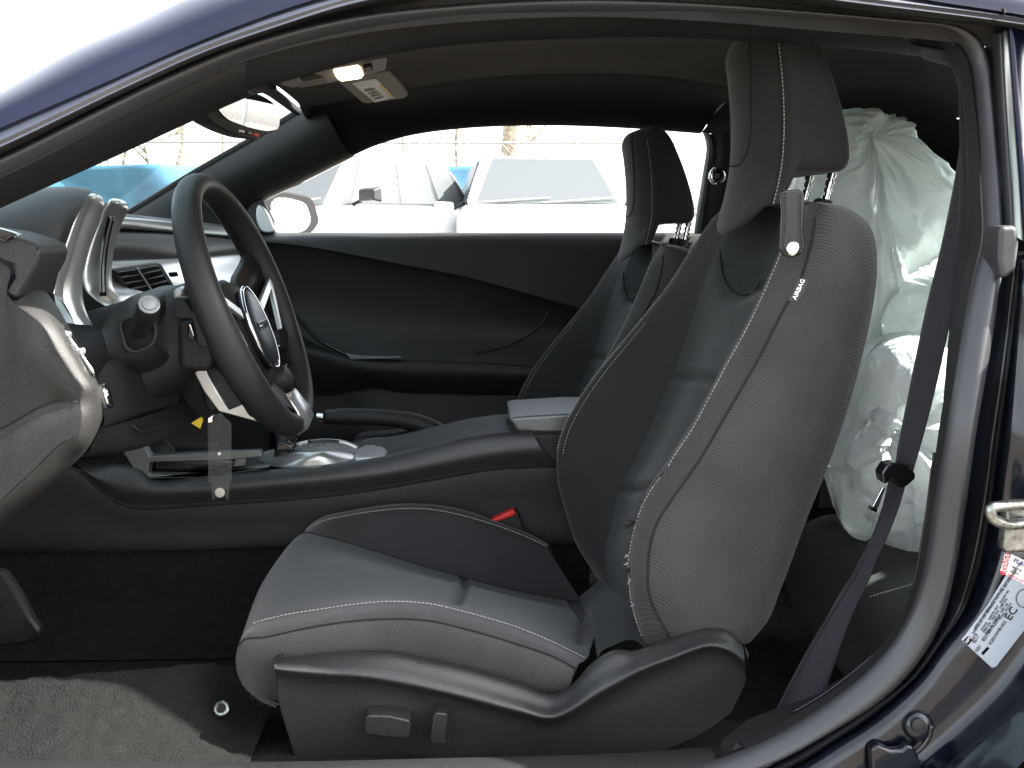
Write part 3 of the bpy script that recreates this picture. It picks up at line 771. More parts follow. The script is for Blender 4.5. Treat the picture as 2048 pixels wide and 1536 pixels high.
# interior mirror
mp0, mpn = P(490, 235, 1.76), V((.966, -.222, -.10))
def PM(u, v):
    d = _fw + _rt * ((u - 1024) / FPX) + _up * ((768 - v) / FPX); o_ = V((0, 0, ZC))
    return o_ + d * ((mp0 - o_).dot(mpn) / d.dot(mpn))
rm = thing('rearview_mirror', P(490, 235, 1.75), 'black rearview mirror with buttons hanging from the windshield', 'mirror')
fr_ = [(412,222),(428,206),(470,194),(506,186),(524,190),(549,207),(560,226),(560,252),(549,264),(530,268),(516,279),(500,279),(478,273),(441,257),(418,240)]
prism('frame', S3([tuple(PM(u, v)) for u, v in fr_], 44, True), (-.035, .008, .004), M['plastic_dark'], rm, .005)
gm_ = [(433,215),(470,200),(506,191),(524,195),(546,209),(556,228),(555,254),(542,261),(500,256),(478,249),(446,233)]
prism('mirror_glass', [p + V((.003, -.002, 0)) for p in S3([tuple(PM(u, v)) for u, v in gm_], 40, True)], (-.004, .001, 0), M['mirror'], rm, 0)
for u, v, mt in ((482,263,'zinc'), (496,266,'strap'), (510,270,'label_red')):
    prism('button', [PM(u + a, v + b) + V((.004, -.002, 0)) for a, b in ((-4,-4),(4,-2),(4,4),(-4,2))], (-.006, 0, 0), M[mt], rm, .0008)
tube('stem', [P(520,205,1.78) + V((-.05, 0, 0)), P(535,190,1.80) + V((-.05, 0, 0)), P(552,172,1.82)], .006, M['plastic_dark'], rm)

# ================================================================== passenger door
pd = thing('passenger_door', (0.05, 2.55, .35), 'closed far door with black panel and armrest under its window', 'door')
D = [
 C([(430,466,2.57),(600,465,2.57),(800,465,2.57),(1000,465,2.57),(1250,465,2.57),(1520,466,2.57)], n=50),
 C([(430,477,2.50),(600,474,2.50),(800,473,2.50),(1000,472,2.50),(1250,472,2.50),(1520,474,2.50)], n=50),
 C([(430,482,2.475),(560,486,2.475),(700,508,2.475),(800,528,2.475),(920,551,2.475),(1020,577,2.475),(1100,600,2.475),(1250,640,2.475),(1520,720,2.475)], n=50),
]
grid('upper_panel', surf([D[0], D[1], [a.lerp(b, .6) + V((0, -.006, 0)) for a, b in zip(D[1], D[2])], D[2]], 6), M['soft'], pd)
E1 = [p + V((0, .012, -.003)) for p in D[2]]
E2 = C([(430,560,2.54),(560,590,2.53),(700,630,2.53),(800,640,2.53),(920,650,2.53),(1020,655,2.53),(1100,660,2.53),(1250,690,2.53),(1520,740,2.53)], n=50)
E3 = C([(430,640,2.53),(560,650,2.52),(640,692,2.50),(700,714,2.50),(800,719,2.50),(920,723,2.50),(1090,732,2.50),(1250,736,2.50),(1520,745,2.50)], n=50)
grid('lower_panel', surf([D[2], E1, E2, E3], 6), M['plastic_dark'], pd)
F1 = C([(560,690,2.47),(640,708,2.44),(700,719,2.42),(800,725,2.42),(920,729,2.42),(1090,737,2.42),(1250,740,2.42),(1520,748,2.42)], n=40)
F2 = C([(560,720,2.47),(640,728,2.44),(700,735,2.415),(800,744,2.415),(920,748,2.415),(1090,752,2.415),(1250,756,2.415),(1520,760,2.415)], n=40)
F3 = C([(560,790,2.52),(660,790,2.49),(740,776,2.46),(800,784,2.46),(920,788,2.46),(1070,791,2.46),(1250,792,2.46),(1520,795,2.46)], n=40)
F0 = C([(560,650,2.52),(640,692,2.50),(700,714,2.50),(800,719,2.50),(920,723,2.50),(1090,732,2.50),(1250,736,2.50),(1520,745,2.50)], n=40)
grid('armrest', surf([F0, F1, F2, F3], 6), M['plastic_dark'], pd)
F4 = [V((p.x, 2.53, .42)) for p in F3]
grid('map_pocket', surf([[p + V((0, .01, 0)) for p in F3], [p + V((0, -.03, -.12)) for p in F3], F4], 5), M['plastic_dark'], pd)
slab('pull_handle', [(690,706),(720,712),(800,713),(803,717),(700,720)], 2.415, .02, M['silver_dark'], pd, .003)
tube('panel_joint', C([(560,600,2.50),(600,640,2.50),(640,680,2.49),(700,713,2.47)], n=20), .004, M['gloss'], pd, 8)
tube('panel_joint', C([(1108,600,2.512),(1085,645,2.512),(1050,675,2.51),(1000,695,2.505),(950,705,2.50)], n=20), .003, M['plastic'], pd, 8)
gt = C([(480,425,2.56),(512,400,2.545),(580,365,2.51),(684,312,2.47),(810,267,2.455),(1000,250,2.45),(1250,250,2.45),(1413,262,2.45)], n=30)
gb = C([(480,468,2.585),(560,468,2.585),(650,468,2.585),(760,468,2.585),(900,468,2.585),(1080,468,2.585),(1270,468,2.585),(1413,468,2.585)], n=30)
grid('window_glass', surf([gt, [a.lerp(b, .5) + V((0, .012, 0)) for a, b in zip(gt, gb)], gb], 4), M['window'], pd)
sheet('outer_skin', [[(-.75, 2.60, .98), (0, 2.62, .98), (.55, 2.61, .98)], [(-.75, 2.70, .75), (0, 2.72, .75), (.55, 2.71, .75)], [(-.75, 2.66, .3), (0, 2.68, .3), (.55, 2.67, .3)]], M['navy'], pd)
sail = slab('mirror_sail', [(505,400),(524,392),(530,410),(545,440),(548,467),(490,467),(488,430)], 2.54, .03, M['plastic_dark'], pd, .006)
slab('tweeter_trim', [(516,408),(530,420),(543,445),(549,463),(524,464),(512,440)], 2.52, .02, M['silver'], pd, .008, 24)
# side mirror of that door
def ys(u): return 2.74 + (u - 540) / 90 * .13
sm = tag(prism('side_mirror', S3([tuple(P(u, v, ys(u))) for u, v in [(539,386),(560,382),(592,386),(627,398),(637,424),(641,442),(626,466),(560,474),(534,470)]], 40, True), (-.09, .02, -.005), M['seam'], pd, .008))
prism('mirror_glass', [p + V((.004, -.002, 0)) for p in S3([tuple(P(u, v, ys(u))) for u, v in [(546,398),(562,396),(588,400),(610,410),(616,426),(619,440),(610,458),(560,465),(542,461)]], 36, True)], (-.004, .001, 0), M['mirror'], sm, 0)

# ================================================================== front seats
YC = 1.45
seat = thing('bucket_seat', (0.10, YC, .30), 'charcoal cloth driver seat with a leather strap and frayed bolster edge', 'car seat', 'front bucket seats')

def shift(c, dx=0, dy=0, dz=0, Y=None):
    return [V((p.x + dx, (Y if Y is not None else p.y + dy), p.z + dz)) for p in c]

# ---- backrest: lengthwise curves from the top ridge down, all round the section
NB = 72
k_rear = C([(1645,399),(1695,415),(1728,438),(1744,460),(1752,493),(1754,542),(1747,607),(1734,672),(1701,800),(1668,900),(1646,958),(1615,1035),(1581,1128),(1560,1182),(1537,1240),(1500,1285)], 1.205, NB)
k_side = C([(1637,398),(1684,425),(1703,470),(1702,540),(1672,650),(1625,760),(1575,860),(1530,945),(1493,1030),(1462,1120),(1445,1200),(1432,1285)], 1.180, NB)
k_seam = C([(1630,398),(1631,430),(1627,465),(1617,509),(1601,558),(1565,623),(1526,700),(1482,778),(1440,850),(1400,918),(1376,953),(1342,1001),(1314,1046),(1301,1087),(1296,1138),(1297,1182),(1311,1223),(1328,1254),(1345,1285)], 1.197, NB)
k_st = C([(1620,399),(1602,425),(1582,460),(1562,508),(1543,552),(1500,645),(1458,722),(1420,793),(1385,858),(1350,910),(1333,938),(1309,970),(1290,1001),(1273,1046),(1263,1087),(1257,1128),(1259,1162),(1265,1210),(1277,1251),(1290,1285)], 1.235, NB)
k_fv = C([(1477,408),(1458,450),(1436,500),(1414,550),(1393,610),(1371,680),(1350,742),(1311,830),(1270,920),(1243,970),(1222,1050),(1212,1100),(1216,1150),(1232,1215),(1255,1275)], 1.575, NB)
k_fr = C([(1452,408),(1446,414),(1430,430),(1406,463),(1369,521),(1335,573),(1280,642),(1230,702),(1190,752),(1150,812),(1125,862),(1114,910),(1115,960),(1130,1020),(1150,1080),(1180,1130),(1208,1170),(1240,1220)], 1.665, NB)
def nv_(i, p):                      # inner wall of the near bolster
    return V((p.x + .012, 1.275, p.z + .004))
k_nb = [nv_(i, p) for i, p in enumerate(k_st)]
k_nv = []
k_ic = []
for i in range(NB):
    a, b = k_st[i], k_fv[i]
    t = i / (NB - 1)
    dep = .045 * min(1, t * 6)
    k_nv.append(V((max(a.x, b.x - .01) + dep * .6 + .012 * min(1, t*6), 1.325, a.z * .8 + b.z * .2)))
for i in range(NB):
    a, b = k_nv[i], k_fv[i]
    k_ic.append(V(((a.x + b.x) / 2 + .006, 1.45, (a.z + b.z) / 2)))
k_fm = [V((a.x * .45 + b.x * .55, 1.615, (a.z + b.z) / 2)) for a, b in zip(k_fv, k_fr)]
k_fs = [V((p.x + .05 * min(1, i / 8), 1.695, p.z)) for i, p in enumerate(k_fr)]
k_fb = [V((p.x, 1.70, p.z)) for p in k_rear]
k_bc = [V((p.x + .004, 1.45, p.z)) for p in k_rear]
ring = [k_rear, k_side, k_seam, k_st, k_nb, k_nv, k_ic, k_fv, k_fm, k_fr, k_fs, k_fb, k_bc]
for c in ring:                      # round the shoulders over
    for i in range(5):
        w = (1 - i / 5) ** 2
        c[i] = V((c[i].x, YC + (c[i].y - YC) * (1 - .05 * w), c[i].z - .003 * w))
bg = surf(ring, 5, True)
nk = len(bg)
def cols(a, b): return [bg[i % nk] for i in range(a * 5, b * 5 + 1)]
# horizontal tucks sewn across the insert
def row_at(curve, z): return min(range(len(curve)), key=lambda i: abs(curve[i].z - z))
tuck = [row_at(k_ic, P(1385, 757, 1.47).z), row_at(k_ic, P(1270, 972, 1.47).z)]
for r in tuck:
    for c in range(5 * 5, 7 * 5 + 1):
        bg[c][r] = bg[c][r] + V((.011, 0, 0))
        for d in (-1, 1): bg[c][r + d] = bg[c][r + d] + V((-.0015, 0, 0))
# recess under the headrest chin
zb_ = P(1480, 588, 1.45).z
for c in range(5 * 5, 7 * 5 + 1):
    for r in range(NB):
        p = bg[c][r]
        dy = abs(p.y - 1.45) / .088
        lim = zb_ + .05 * dy * dy
        if dy < 1 and p.z > lim - .012:
            k = min(1, (p.z - lim + .012) / .014) * min(1, (1 - dy) * 6)
            bg[c][r] = p + V((.042 * k, 0, 0))
br = grid('backrest', cols(11, 13), M['cloth'], seat)             # rear shell cloth
grid('side_panel', cols(0, 2), M['weave'], br)
grid('bolster', cols(2, 3), M['weave'], br)
grid('bolster', cols(3, 5), M['cloth'], br)
bins = grid('insert', cols(5, 7), M['insert'], br)
grid('bolster', cols(7, 11), M['cloth'], br)
top = fixn(mesh('top_cap', [bg[i][0] for i in range(nk)], [tuple(range(nk))])); link('top_cap', top, M['cloth'], br)
# fill of the strip between stitch and side panel uses the same woven cloth
sv = shift(k_seam, 0, -.0006)
tube('seam', sv[3:], .0016, M['seam'], br, 6)
tube('seam', [p + V((.002, -.001, 0)) for p in (k_rear[i].lerp(k_side[i], .28) for i in range(8, NB - 2))], .0009, M['seam'], br, 6)
stitches('stitching', k_st[7:int(NB*.60)], M['thread'], br, off=V((-.0006, -.0014, .0003)))
stitches('stitching', k_st[int(NB*.62):NB-1], M['thread'], br, pitch=.0048, off=V((-.0008, -.0014, 0)))
stitches('stitching', [p + V((-.001, -.002, .001)) for p in k_fr[10:46]], M['thread'], br, fill=.5, w=.0006)
stitches('stitching', [p + V((.008, -.018, .001)) for p in k_fr[10:46]], M['thread'], br, fill=.5, w=.0006)
# frayed fibres on the worn edge
fv, ff = [], []
def fibre(p, d, l, r=.00035):
    pts, q, dd = [p], p, d.normalized()
    for i in range(5):
        dd = (dd + V((random.uniform(-.5, .5), random.uniform(-.4, .4), random.uniform(-.5, .5)))).normalized()
        q = q + dd * l / 5; pts.append(q)
    v2, f2 = sweep_data(pts, circ(r, 4), scale=[1, .9, .8, .6, .4, .2])
    ff.extend(tuple(x + len(fv) for x in f) for f in f2); fv.extend(v2)
for i in range(int(NB*.60), NB - 4):
    for _ in range(6): fibre(k_st[i].lerp(k_st[i+1], random.random()) + V((0, -.001, 0)), V((-1, -.4, random.uniform(-.3, .9))), random.uniform(.003, .008))
for (u, v) in ((1264,1046),(1260,1050),(1258,1140)):
    for _ in range(14): fibre(P(u + 8, v, 1.232), V((-1, -.3, random.uniform(-.2, .5))), random.uniform(.008, .022), .0005)
tag(link('frayed_edge', mesh('frayed_edge', fv, ff), M['seam'], br), kind='stuff')
fv, ff = [], []
for (u, v) in ((1258,1112),(1256,1128),(1262,1160),(1268,1210)):
    for _ in range(5): fibre(P(u, v, 1.229), V((-1, -.3, random.uniform(-.5, .8))), random.uniform(.004, .009), .0005)
tag(link('loose_thread', mesh('loose_thread', fv, ff), M['thread'], br), kind='stuff')
# recess under the headrest in the insert

tube('seam', on_surface(bins, [(1440,500),(1444,540),(1455,572),(1480,590),(1508,584),(1522,560)], 40), .0016, M['seam'], br, 6)
# ---- headrest
def hr_curve(Y, fb, dl, ins):
    """side outline at lateral place Y: fb = how far the front bulges, dl = how far the chin drops, ins = inset"""
    near = [(1578,34,0),(1603,42,0),(1626,66,0),(1652,125,0),(1669,173,0),(1687,238,0),(1697,296,0),(1696,325,0),(1687,339,0),(1640,344,0),(1592,346,0),(1574,358,.3),(1561,388,.6),(1549,421,1),(1540,447,1),(1533,452,1),(1534,440,1),(1542,412,1),(1552,375,1),(1560,333,1),(1565,265,1),(1564,197,1),(1559,128,1),(1555,80,1),(1560,50,.8)]
    c = V((.43, 0, P(1610, 230, 1.335).z))
    out = []
    for i, (u, v, f) in enumerate(near):
        p = P(u, v, 1.335)
        x, z = p.x - fb * f, p.z - (dl if 13 <= i <= 17 else dl * .4 if i in (12, 18) else 0)
        out.append((c.x + (x - c.x) * (1 - ins), Y, c.z + (z - c.z) * (1 - ins * .8)))
    return S3(out, 72, True)
hcs = [hr_curve(1.3185, 0, 0, .96), hr_curve(1.3187, 0, 0, .6), hr_curve(1.3197, -.002, -.006, .30), hr_curve(1.3220, -.004, -.014, .13), hr_curve(1.3265, -.003, -.022, .05), hr_curve(1.335, 0, -.026, 0), hr_curve(1.375, .020, -.002, -.008), hr_curve(1.45, .032, .012, -.012), hr_curve(1.525, .020, -.002, -.008), hr_curve(1.565, 0, -.026, 0), hr_curve(1.5735, -.003, -.022, .05), hr_curve(1.578, -.004, -.014, .13), hr_curve(1.5803, -.002, -.006, .3), hr_curve(1.5813, 0, 0, .6), hr_curve(1.5815, 0, 0, .96)]
hgd = surf(hcs, 5)
hr = grid('headrest', hgd, M['cloth'], seat, loopr=True)
for c in (hgd[0], hgd[-1]):
    link('end_cap', fixn(mesh('end_cap', c, [tuple(range(len(c)))])), M['cloth'], hr)
stp = S3([tuple(P(u, v, 1.331)) for u, v in [(1556,78),(1562,128),(1567,197),(1568,265),(1563,333),(1555,375),(1545,412),(1538,440)]], 60)
hst = [(1556,78),(1562,128),(1567,197),(1568,265),(1563,333),(1555,375),(1546,410)]
stitches('stitching', on_surface(hr, hst, 80, .0008), M['thread'], hr, off=V((0, -.0003, 0)))
tube('seam', on_surface(hr, [(u - 5, v) for u, v in hst], 60, .0002), .0010, M['seam'], hr, 6)
tube('seam', on_surface(hr, [(1498,60),(1502,160),(1502,250),(1494,305),(1475,331),(1450,331)], 50), .0013, M['seam'], hr, 6)
# notched chrome posts
for y in (1.405, 1.50):
    x0, z0, z1 = P(1650, 340, 1.405).x, P(1648, 402, 1.405).z - .02, P(1648, 338, 1.405).z + .03
    prof = []
    zz = z0
    while zz < z1:
        prof += [(zz - z0, .0065), (zz - z0 + .006, .0065), (zz - z0 + .007, .0045), (zz - z0 + .0095, .0045)]
        zz += .0105
    po = lathe('post', (x0, y, z0), (.18, 0, 1), prof, M['chrome'], seat, 14)
    lathe('post_guide', (x0 - .002, y, z0 + .008), (.18, 0, 1), [(0, .014), (.012, .013), (.015, .009)], M['plastic_dark'], po, 16)

# ---- cushion: curves front to back
NC = 64
def cus(pts, Y, drop=.05):
    c = [P(u, v, Y) for u, v in pts]
    a = c[0]
    pre = [a + V((.060, 0, -drop - .075)), a + V((.022, 0, -drop - .05)), a + V((.003, 0, -drop * .8))]
    return S3([tuple(p) for p in pre + c], NC)
cA = S3([tuple(P(u, v, 1.225)) for u, v in [(556,1414),(530,1404),(505,1392),(540,1404),(700,1400),(900,1402),(1130,1402)]], NC)
cA = S3([tuple(P(u, v, 1.24)) for u, v in [(565,1416),(600,1412),(760,1408),(900,1408),(1130,1408)]], NC)
cB = S3([tuple(P(u, v, 1.192)) for u, v in [(553,1411),(520,1400),(490,1376),(474,1340),(475,1312),(500,1310),(560,1305),(700,1294),(850,1294),(1000,1318),(1110,1362),(1140,1372)]], NC)
cC = S3([tuple(P(u, v, 1.196)) for u, v in [(560,1410),(522,1396),(490,1368),(473,1330),(476,1295),(487,1279),(528,1274),(606,1257),(684,1244),(782,1237),(860,1241),(938,1259),(1036,1288),(1114,1316),(1150,1336)]], NC)
cD = S3([tuple(P(u, v, 1.237)) for u, v in [(570,1408),(535,1392),(500,1362),(481,1320),(480,1282),(500,1254),(548,1238),(645,1221),(723,1210),(782,1206),(860,1211),(938,1229),(1036,1258),(1114,1291),(1172,1320)]], NC)
cE = S3([tuple(P(u, v, 1.30)) for u, v in [(570,1375),(540,1362),(508,1330),(490,1290),(491,1250),(508,1222),(560,1203),(645,1196),(723,1194),(782,1194),(860,1200),(938,1214),(1036,1238),(1114,1266),(1180,1300)]], NC)
cF = S3([tuple(P(u, v, 1.45)) for u, v in [(590,1290),(560,1280),(532,1250),(518,1215),(522,1172),(540,1145),(585,1128),(660,1131),(760,1144),(850,1158),(930,1172),(1036,1198),(1110,1218),(1190,1252)]], NC)
cG = S3([tuple(P(u, v, 1.605)) for u, v in [(640,1215),(610,1205),(585,1180),(572,1150),(573,1110),(585,1082),(608,1066),(645,1073),(762,1106),(850,1133),(934,1157),(1036,1182),(1110,1196),(1165,1206)]], NC)
cG = [V((p.x, p.y, p.z)) for p in cG]
cH = S3([tuple(P(u, v, 1.66)) for u, v in [(650,1190),(622,1178),(600,1150),(590,1120),(594,1088),(612,1062),(637,1046),(704,1030),(802,1018),(860,1019),(919,1030),(997,1053),(1050,1073),(1095,1094)]], NC)
cI = S3([tuple(P(u, v, 1.695)) for u, v in [(655,1180),(630,1168),(606,1140),(598,1110),(602,1082),(618,1054),(645,1036),(704,1022),(802,1009),(870,1011),(938,1024),(1000,1048),(1060,1070),(1105,1095)]], NC)
cJ = [V((p.x, 1.70, min(p.z, cA[i].z))) for i, p in enumerate(cI)]
cK = [V(((a.x + b.x) / 2, 1.45, min(a.z, b.z))) for a, b in zip(cA, cJ)]
cring = [cA, cB, cC, cD, cE, cF, cG, cH, cI, cJ, cK]
cg_ = surf(cring, 5, True); nk2 = len(cg_)
def ccols(a, b): return [cg_[i % nk2] for i in range(a * 5, b * 5 + 1)]
rt = min(range(NC), key=lambda i: abs(cF[i].x - P(930, 1190, 1.45).x) + (100 if i < 20 else 0))
for c in range(4 * 5, 6 * 5 + 1):
    cg_[c][rt] = cg_[c][rt] + V((0, 0, -.010))
    for d in (-1, 1): cg_[c][rt + d] = cg_[c][rt + d] + V((0, 0, .001))
rt2 = min(range(NC), key=lambda i: abs(cF[i].x - P(1165, 1245, 1.45).x) + (100 if i < 20 else 0))
for c in range(4 * 5, 6 * 5 + 1): cg_[c][rt2] = cg_[c][rt2] + V((0, 0, -.010))
cu = grid('cushion', ccols(8, 11), M['cloth'], seat)
grid('side_panel', ccols(0, 2), M['weave'], cu)
grid('bolster', ccols(2, 3), M['weave'], cu)
grid('insert', ccols(3, 6), M['insert'], cu)
grid('bolster', ccols(6, 8), M['cloth'], cu)
tube('seam', [p + V((0, -.0008, 0)) for p in cC[14:]], .0013, M['seam'], cu, 6)
tube('seam', [p + V((0, -.0005, .001)) for p in cG[16:]], .0013, M['seam'], cu, 6)
stitches('stitching', [p + V((0, .001, .0016)) for p in cD[17:]], M['thread'], cu, off=V((0, -.0008, .0006)))
stitches('stitching', [p + V((0, -.004, .0016)) for p in cH[18:]], M['thread'], cu, off=V((0, -.0012, .0006)))
tail = [cg_[i][-1] for i in range(nk2)]
link('rear_cap', fixn(mesh('rear_cap', tail, [tuple(range(nk2))])), M['cloth'], cu)

# rear roll of the insert, tucked under the backrest
ra = S3([tuple(P(*p)) for p in [(1150,1204,1.62),(1168,1212,1.58),(1182,1250,1.45),(1200,1306,1.30)]], 20)
rb_ = S3([tuple(P(*p)) for p in [(1178,1178,1.62),(1196,1184,1.58),(1214,1222,1.45),(1228,1290,1.30)]], 20)
rc_ = S3([tuple(P(*p)) for p in [(1215,1150,1.64),(1234,1168,1.60),(1258,1212,1.46),(1268,1280,1.32)]], 20)
grid('insert', surf([[p + V((0, 0, -.02)) for p in ra], ra, rb_, rc_, [p + V((.03, 0, -.03)) for p in rc_]], 5), M['insert'], cu)

# ---- plastic side shroud with the power switches
T = [
 ([(546,1322),(567,1318),(645,1308),(723,1304),(782,1306),(841,1318),(919,1335),(1036,1369),(1106,1391),(1134,1380),(1180,1334),(1204,1315),(1232,1303),(1267,1304),(1342,1279),(1424,1257),(1458,1263),(1485,1291)], 1.177),
 ([(548,1330),(567,1327),(645,1324),(723,1325),(790,1333),(850,1346),(919,1363),(1036,1397),(1104,1416),(1132,1405),(1166,1378),(1196,1354),(1232,1336),(1270,1324),(1342,1298),(1424,1274),(1460,1282),(1488,1305)], 1.160),
 ([(549,1337),(567,1339),(640,1346),(723,1352),(802,1365),(860,1377),(919,1391),(1036,1421),(1102,1435),(1130,1426),(1153,1414),(1188,1391),(1230,1367),(1273,1343),(1340,1317),(1425,1291),(1461,1301),(1489,1320)], 1.146),
 ([(551,1348),(570,1356),(640,1364),(723,1366),(802,1378),(860,1390),(919,1404),(1036,1437),(1104,1450),(1136,1440),(1162,1426),(1197,1403),(1238,1380),(1282,1356),(1343,1330),(1425,1303),(1462,1314),(1490,1340)], 1.166),
 ([(557,1400),(580,1410),(650,1420),(730,1422),(802,1428),(860,1438),(919,1448),(1036,1470),(1106,1480),(1140,1475),(1170,1465),(1205,1450),(1245,1430),(1290,1412),(1350,1390),(1425,1362),(1464,1356),(1491,1362)], 1.170),
 ([(600,1545),(622,1545),(680,1545),(740,1545),(802,1545),(860,1545),(919,1545),(1036,1545),(1106,1545),(1140,1545),(1180,1540),(1215,1535),(1255,1528),(1300,1512),(1350,1492),(1400,1468),(1432,1448),(1462,1425)], 1.170),
]
tcs = [C(p, y, 80) for p, y in T]
t_in = [p + V((.004, .04, -.020)) for p in tcs[0]]
shd = grid('side_shroud', surf([t_in] + tcs, 6), M['shroud'], seat)
endc = [V((p.x + .004, p.y + .05, p.z)) for p in (c[-1] for c in tcs)]
link('shroud_end', fixn(mesh('shroud_end', [c[-1] for c in tcs] + endc, [(i, i+1, i+1+6, i+6) for i in range(5)])), M['plastic'], shd)
fc = [V((p.x + .002, p.y + .06, p.z)) for p in (c[0] for c in tcs)]
link('shroud_end', fixn(mesh('shroud_end', [c[0] for c in tcs] + fc, [(i, i+1, i+1+6, i+6) for i in range(5)])), M['plastic'], shd)
slab('seat_switch', [(731,1436),(737,1431),(780,1432),(818,1441),(821,1448),(819,1474),(812,1478),(770,1475),(734,1470),(729,1463)], 1.142, .04, M['shroud'], shd, .0045, 0, 4)
slab('recline_switch', [(872,1426),(893,1428),(895,1436),(889,1486),(884,1489),(862,1487),(860,1480),(867,1432)], 1.142, .04, M['shroud'], shd, .0045, 0, 4)
slab('hinge_cover', [(1470,1262),(1490,1285),(1500,1310),(1500,1330),(1490,1345),(1480,1300)], 1.20, .05, M['gloss'], seat, .006)
# seat carpet skirt (torn edge) under the nose
slab('torn_skirt', [(484,1372),(500,1382),(530,1396),(556,1408),(556,1420),(546,1414),(540,1419),(530,1409),(520,1412),(512,1400),(502,1399),(492,1384)], 1.205, .03, M['carpet'], cu, .001)

# ---- passenger seat: the same seat, set lower and a little further forward
seat2 = copy_tree(seat)
off = P(1283, 519, 2.19) - P(1511, 462, 1.45)
seat2.location = seat.location + V((off.x, .74, off.z))
seat2['label'] = 'charcoal cloth passenger seat beside the far door, without a strap'

# ---- things only the driver seat carries
sp_ = C([(1586,384,1.215),(1584,395,1.186),(1582,430,1.178),(1580,470,1.178),(1586,500,1.177)], n=24)
def strap_row(p, w): return [p + V((-w, .001, 0)), p + V((0, -.002, 0)), p + V((w, .001, 0))]
stt = slab('strap', [(1561,384),(1572,380),(1600,379),(1608,383),(1609,420),(1607,460),(1611,490),(1608,503),(1597,512),(1582,516),(1568,511),(1560,500),(1562,470),(1565,440)], 1.170, .005, M['strap'], seat, .002, 0, 4)
stitches('stitching', C([(1570,386),(1572,440),(1569,500),(1583,510),(1601,500),(1600,450),(1601,386)], 1.168, 40), M['seam'], stt, pitch=.004, w=.0006, off=V((0, -.001, 0)))
lathe('rivet', P(1586,498,1.170), (0, -1, .1), [(0, .0085), (.002, .0085), (.0035, .007), (.0042, .003)], M['chrome'], stt, 20)
slab('strap_fold', [(1570,380),(1606,378),(1605,392),(1570,394)], 1.176, .02, M['strap'], stt, .004)
tg = slab('airbag_tag', [(1577,602,1.172),(1596,605,1.168),(1611,580,1.166),(1618,559,1.166),(1599,556,1.172),(1589,578,1.172)], 1.17, .002, M['strap'], seat, .0006)
p0, p1 = P(1592, 600, 1.1665), P(1610, 561, 1.1640)
xd = p1 - p0
text('lettering', 'AIRBAG', p0, xd, V((0, -1, 0)).cross(xd) * -1 if V((0, -1, 0)).cross(xd).x > 0 else V((0, -1, 0)).cross(xd), 12.5 / FPX * 1.17, M['white'], tg, bold=.015)

# ---- driver's belt buckle on the console side
bk = thing('belt_buckle', P(1020, 1045, 1.715), 'black belt buckle with a red release button between seat and console', 'buckle')
slab('buckle_body', [(984,1044),(1030,1022),(1036,1026),(1058,1085),(1010,1085)], 1.70, .03, M['plastic_dark'], bk, .004)
slab('release_button', [(983,1040),(1026,1020),(1031,1024),(1030,1031),(986,1047)], 1.697, .02, M['red'], bk, .003)
tube('stalk', [P(1040,1080,1.715), P(1090,1180,1.715)], .012, M['plastic_dark'], bk)

# ---- driver's seat belt
sb = thing('seat_belt', P(1590, 1440, 1.15), 'grey driver seat belt running down past the plastic bags', 'seat belt')
bl = C([(1926,250,1.225),(1916,330,1.215),(1907,382,1.21),(1884,493,1.20),(1856,607,1.19),(1836,700,1.185),(1816,800,1.18),(1798,890,1.175),(1790,945,1.17)], n=40)
brr = C([(1962,250,1.18),(1948,330,1.175),(1940,382,1.17),(1924,493,1.155),(1907,607,1.145),(1889,700,1.14),(1866,800,1.14),(1842,890,1.14),(1826,945,1.14)], n=40)
bmid = [a.lerp(b, .5) + V((0, -.004, 0)) for a, b in zip(bl, brr)]
grid('webbing', surf([bl, bmid, brr], 4), M['belt'], sb, thick=.0015)
wl_ = C([(1778,955,1.17),(1768,1000,1.168),(1752,1050,1.165),(1738,1085,1.16),(1725,1120,1.15),(1700,1165,1.145),(1662,1222,1.14),(1620,1290,1.14),(1564,1395,1.14),(1532,1462,1.14)], n=50)
wr_ = C([(1812,968,1.145),(1800,1010,1.145),(1783,1055,1.145),(1768,1090,1.14),(1752,1125,1.135),(1735,1168,1.13),(1712,1215,1.125),(1686,1280,1.12),(1648,1392,1.12),(1622,1462,1.12)], n=50)
wm_ = [a.lerp(b, .3) + V((0, .006, 0)) for a, b in zip(wl_, wr_)]
grid('webbing', surf([wl_, wm_, wr_], 5), M['belt'], sb, thick=.0015)
# twisted back layer
xl = C([(1742,1075,1.172),(1724,1110,1.172),(1704,1150,1.172),(1676,1196,1.17),(1650,1245,1.165)], n=20)
xr = C([(1752,1085,1.168),(1742,1130,1.165),(1722,1168,1.16),(1695,1208,1.15),(1660,1250,1.15)], n=20)
grid('webbing', surf([xl, xr], 3), M['belt'], sb, thick=.0012)
tn = slab('tongue', [(1763,948),(1774,930),(1792,926),(1818,932),(1832,948),(1832,958),(1816,972),(1800,978),(1792,966),(1782,956),(1776,968),(1766,968)], 1.135, .022, M['gloss'], sb, .007, 0, 4)
slab('latch_plate', [(1766,974),(1771,977),(1758,1014),(1752,1022),(1744,1016),(1748,1008)], 1.15, .003, M['chrome'], tn, .0008)
slab('latch_cover', [(1742,1012),(1756,1018),(1754,1026),(1740,1020)], 1.148, .006, M['gloss'], tn, .001)

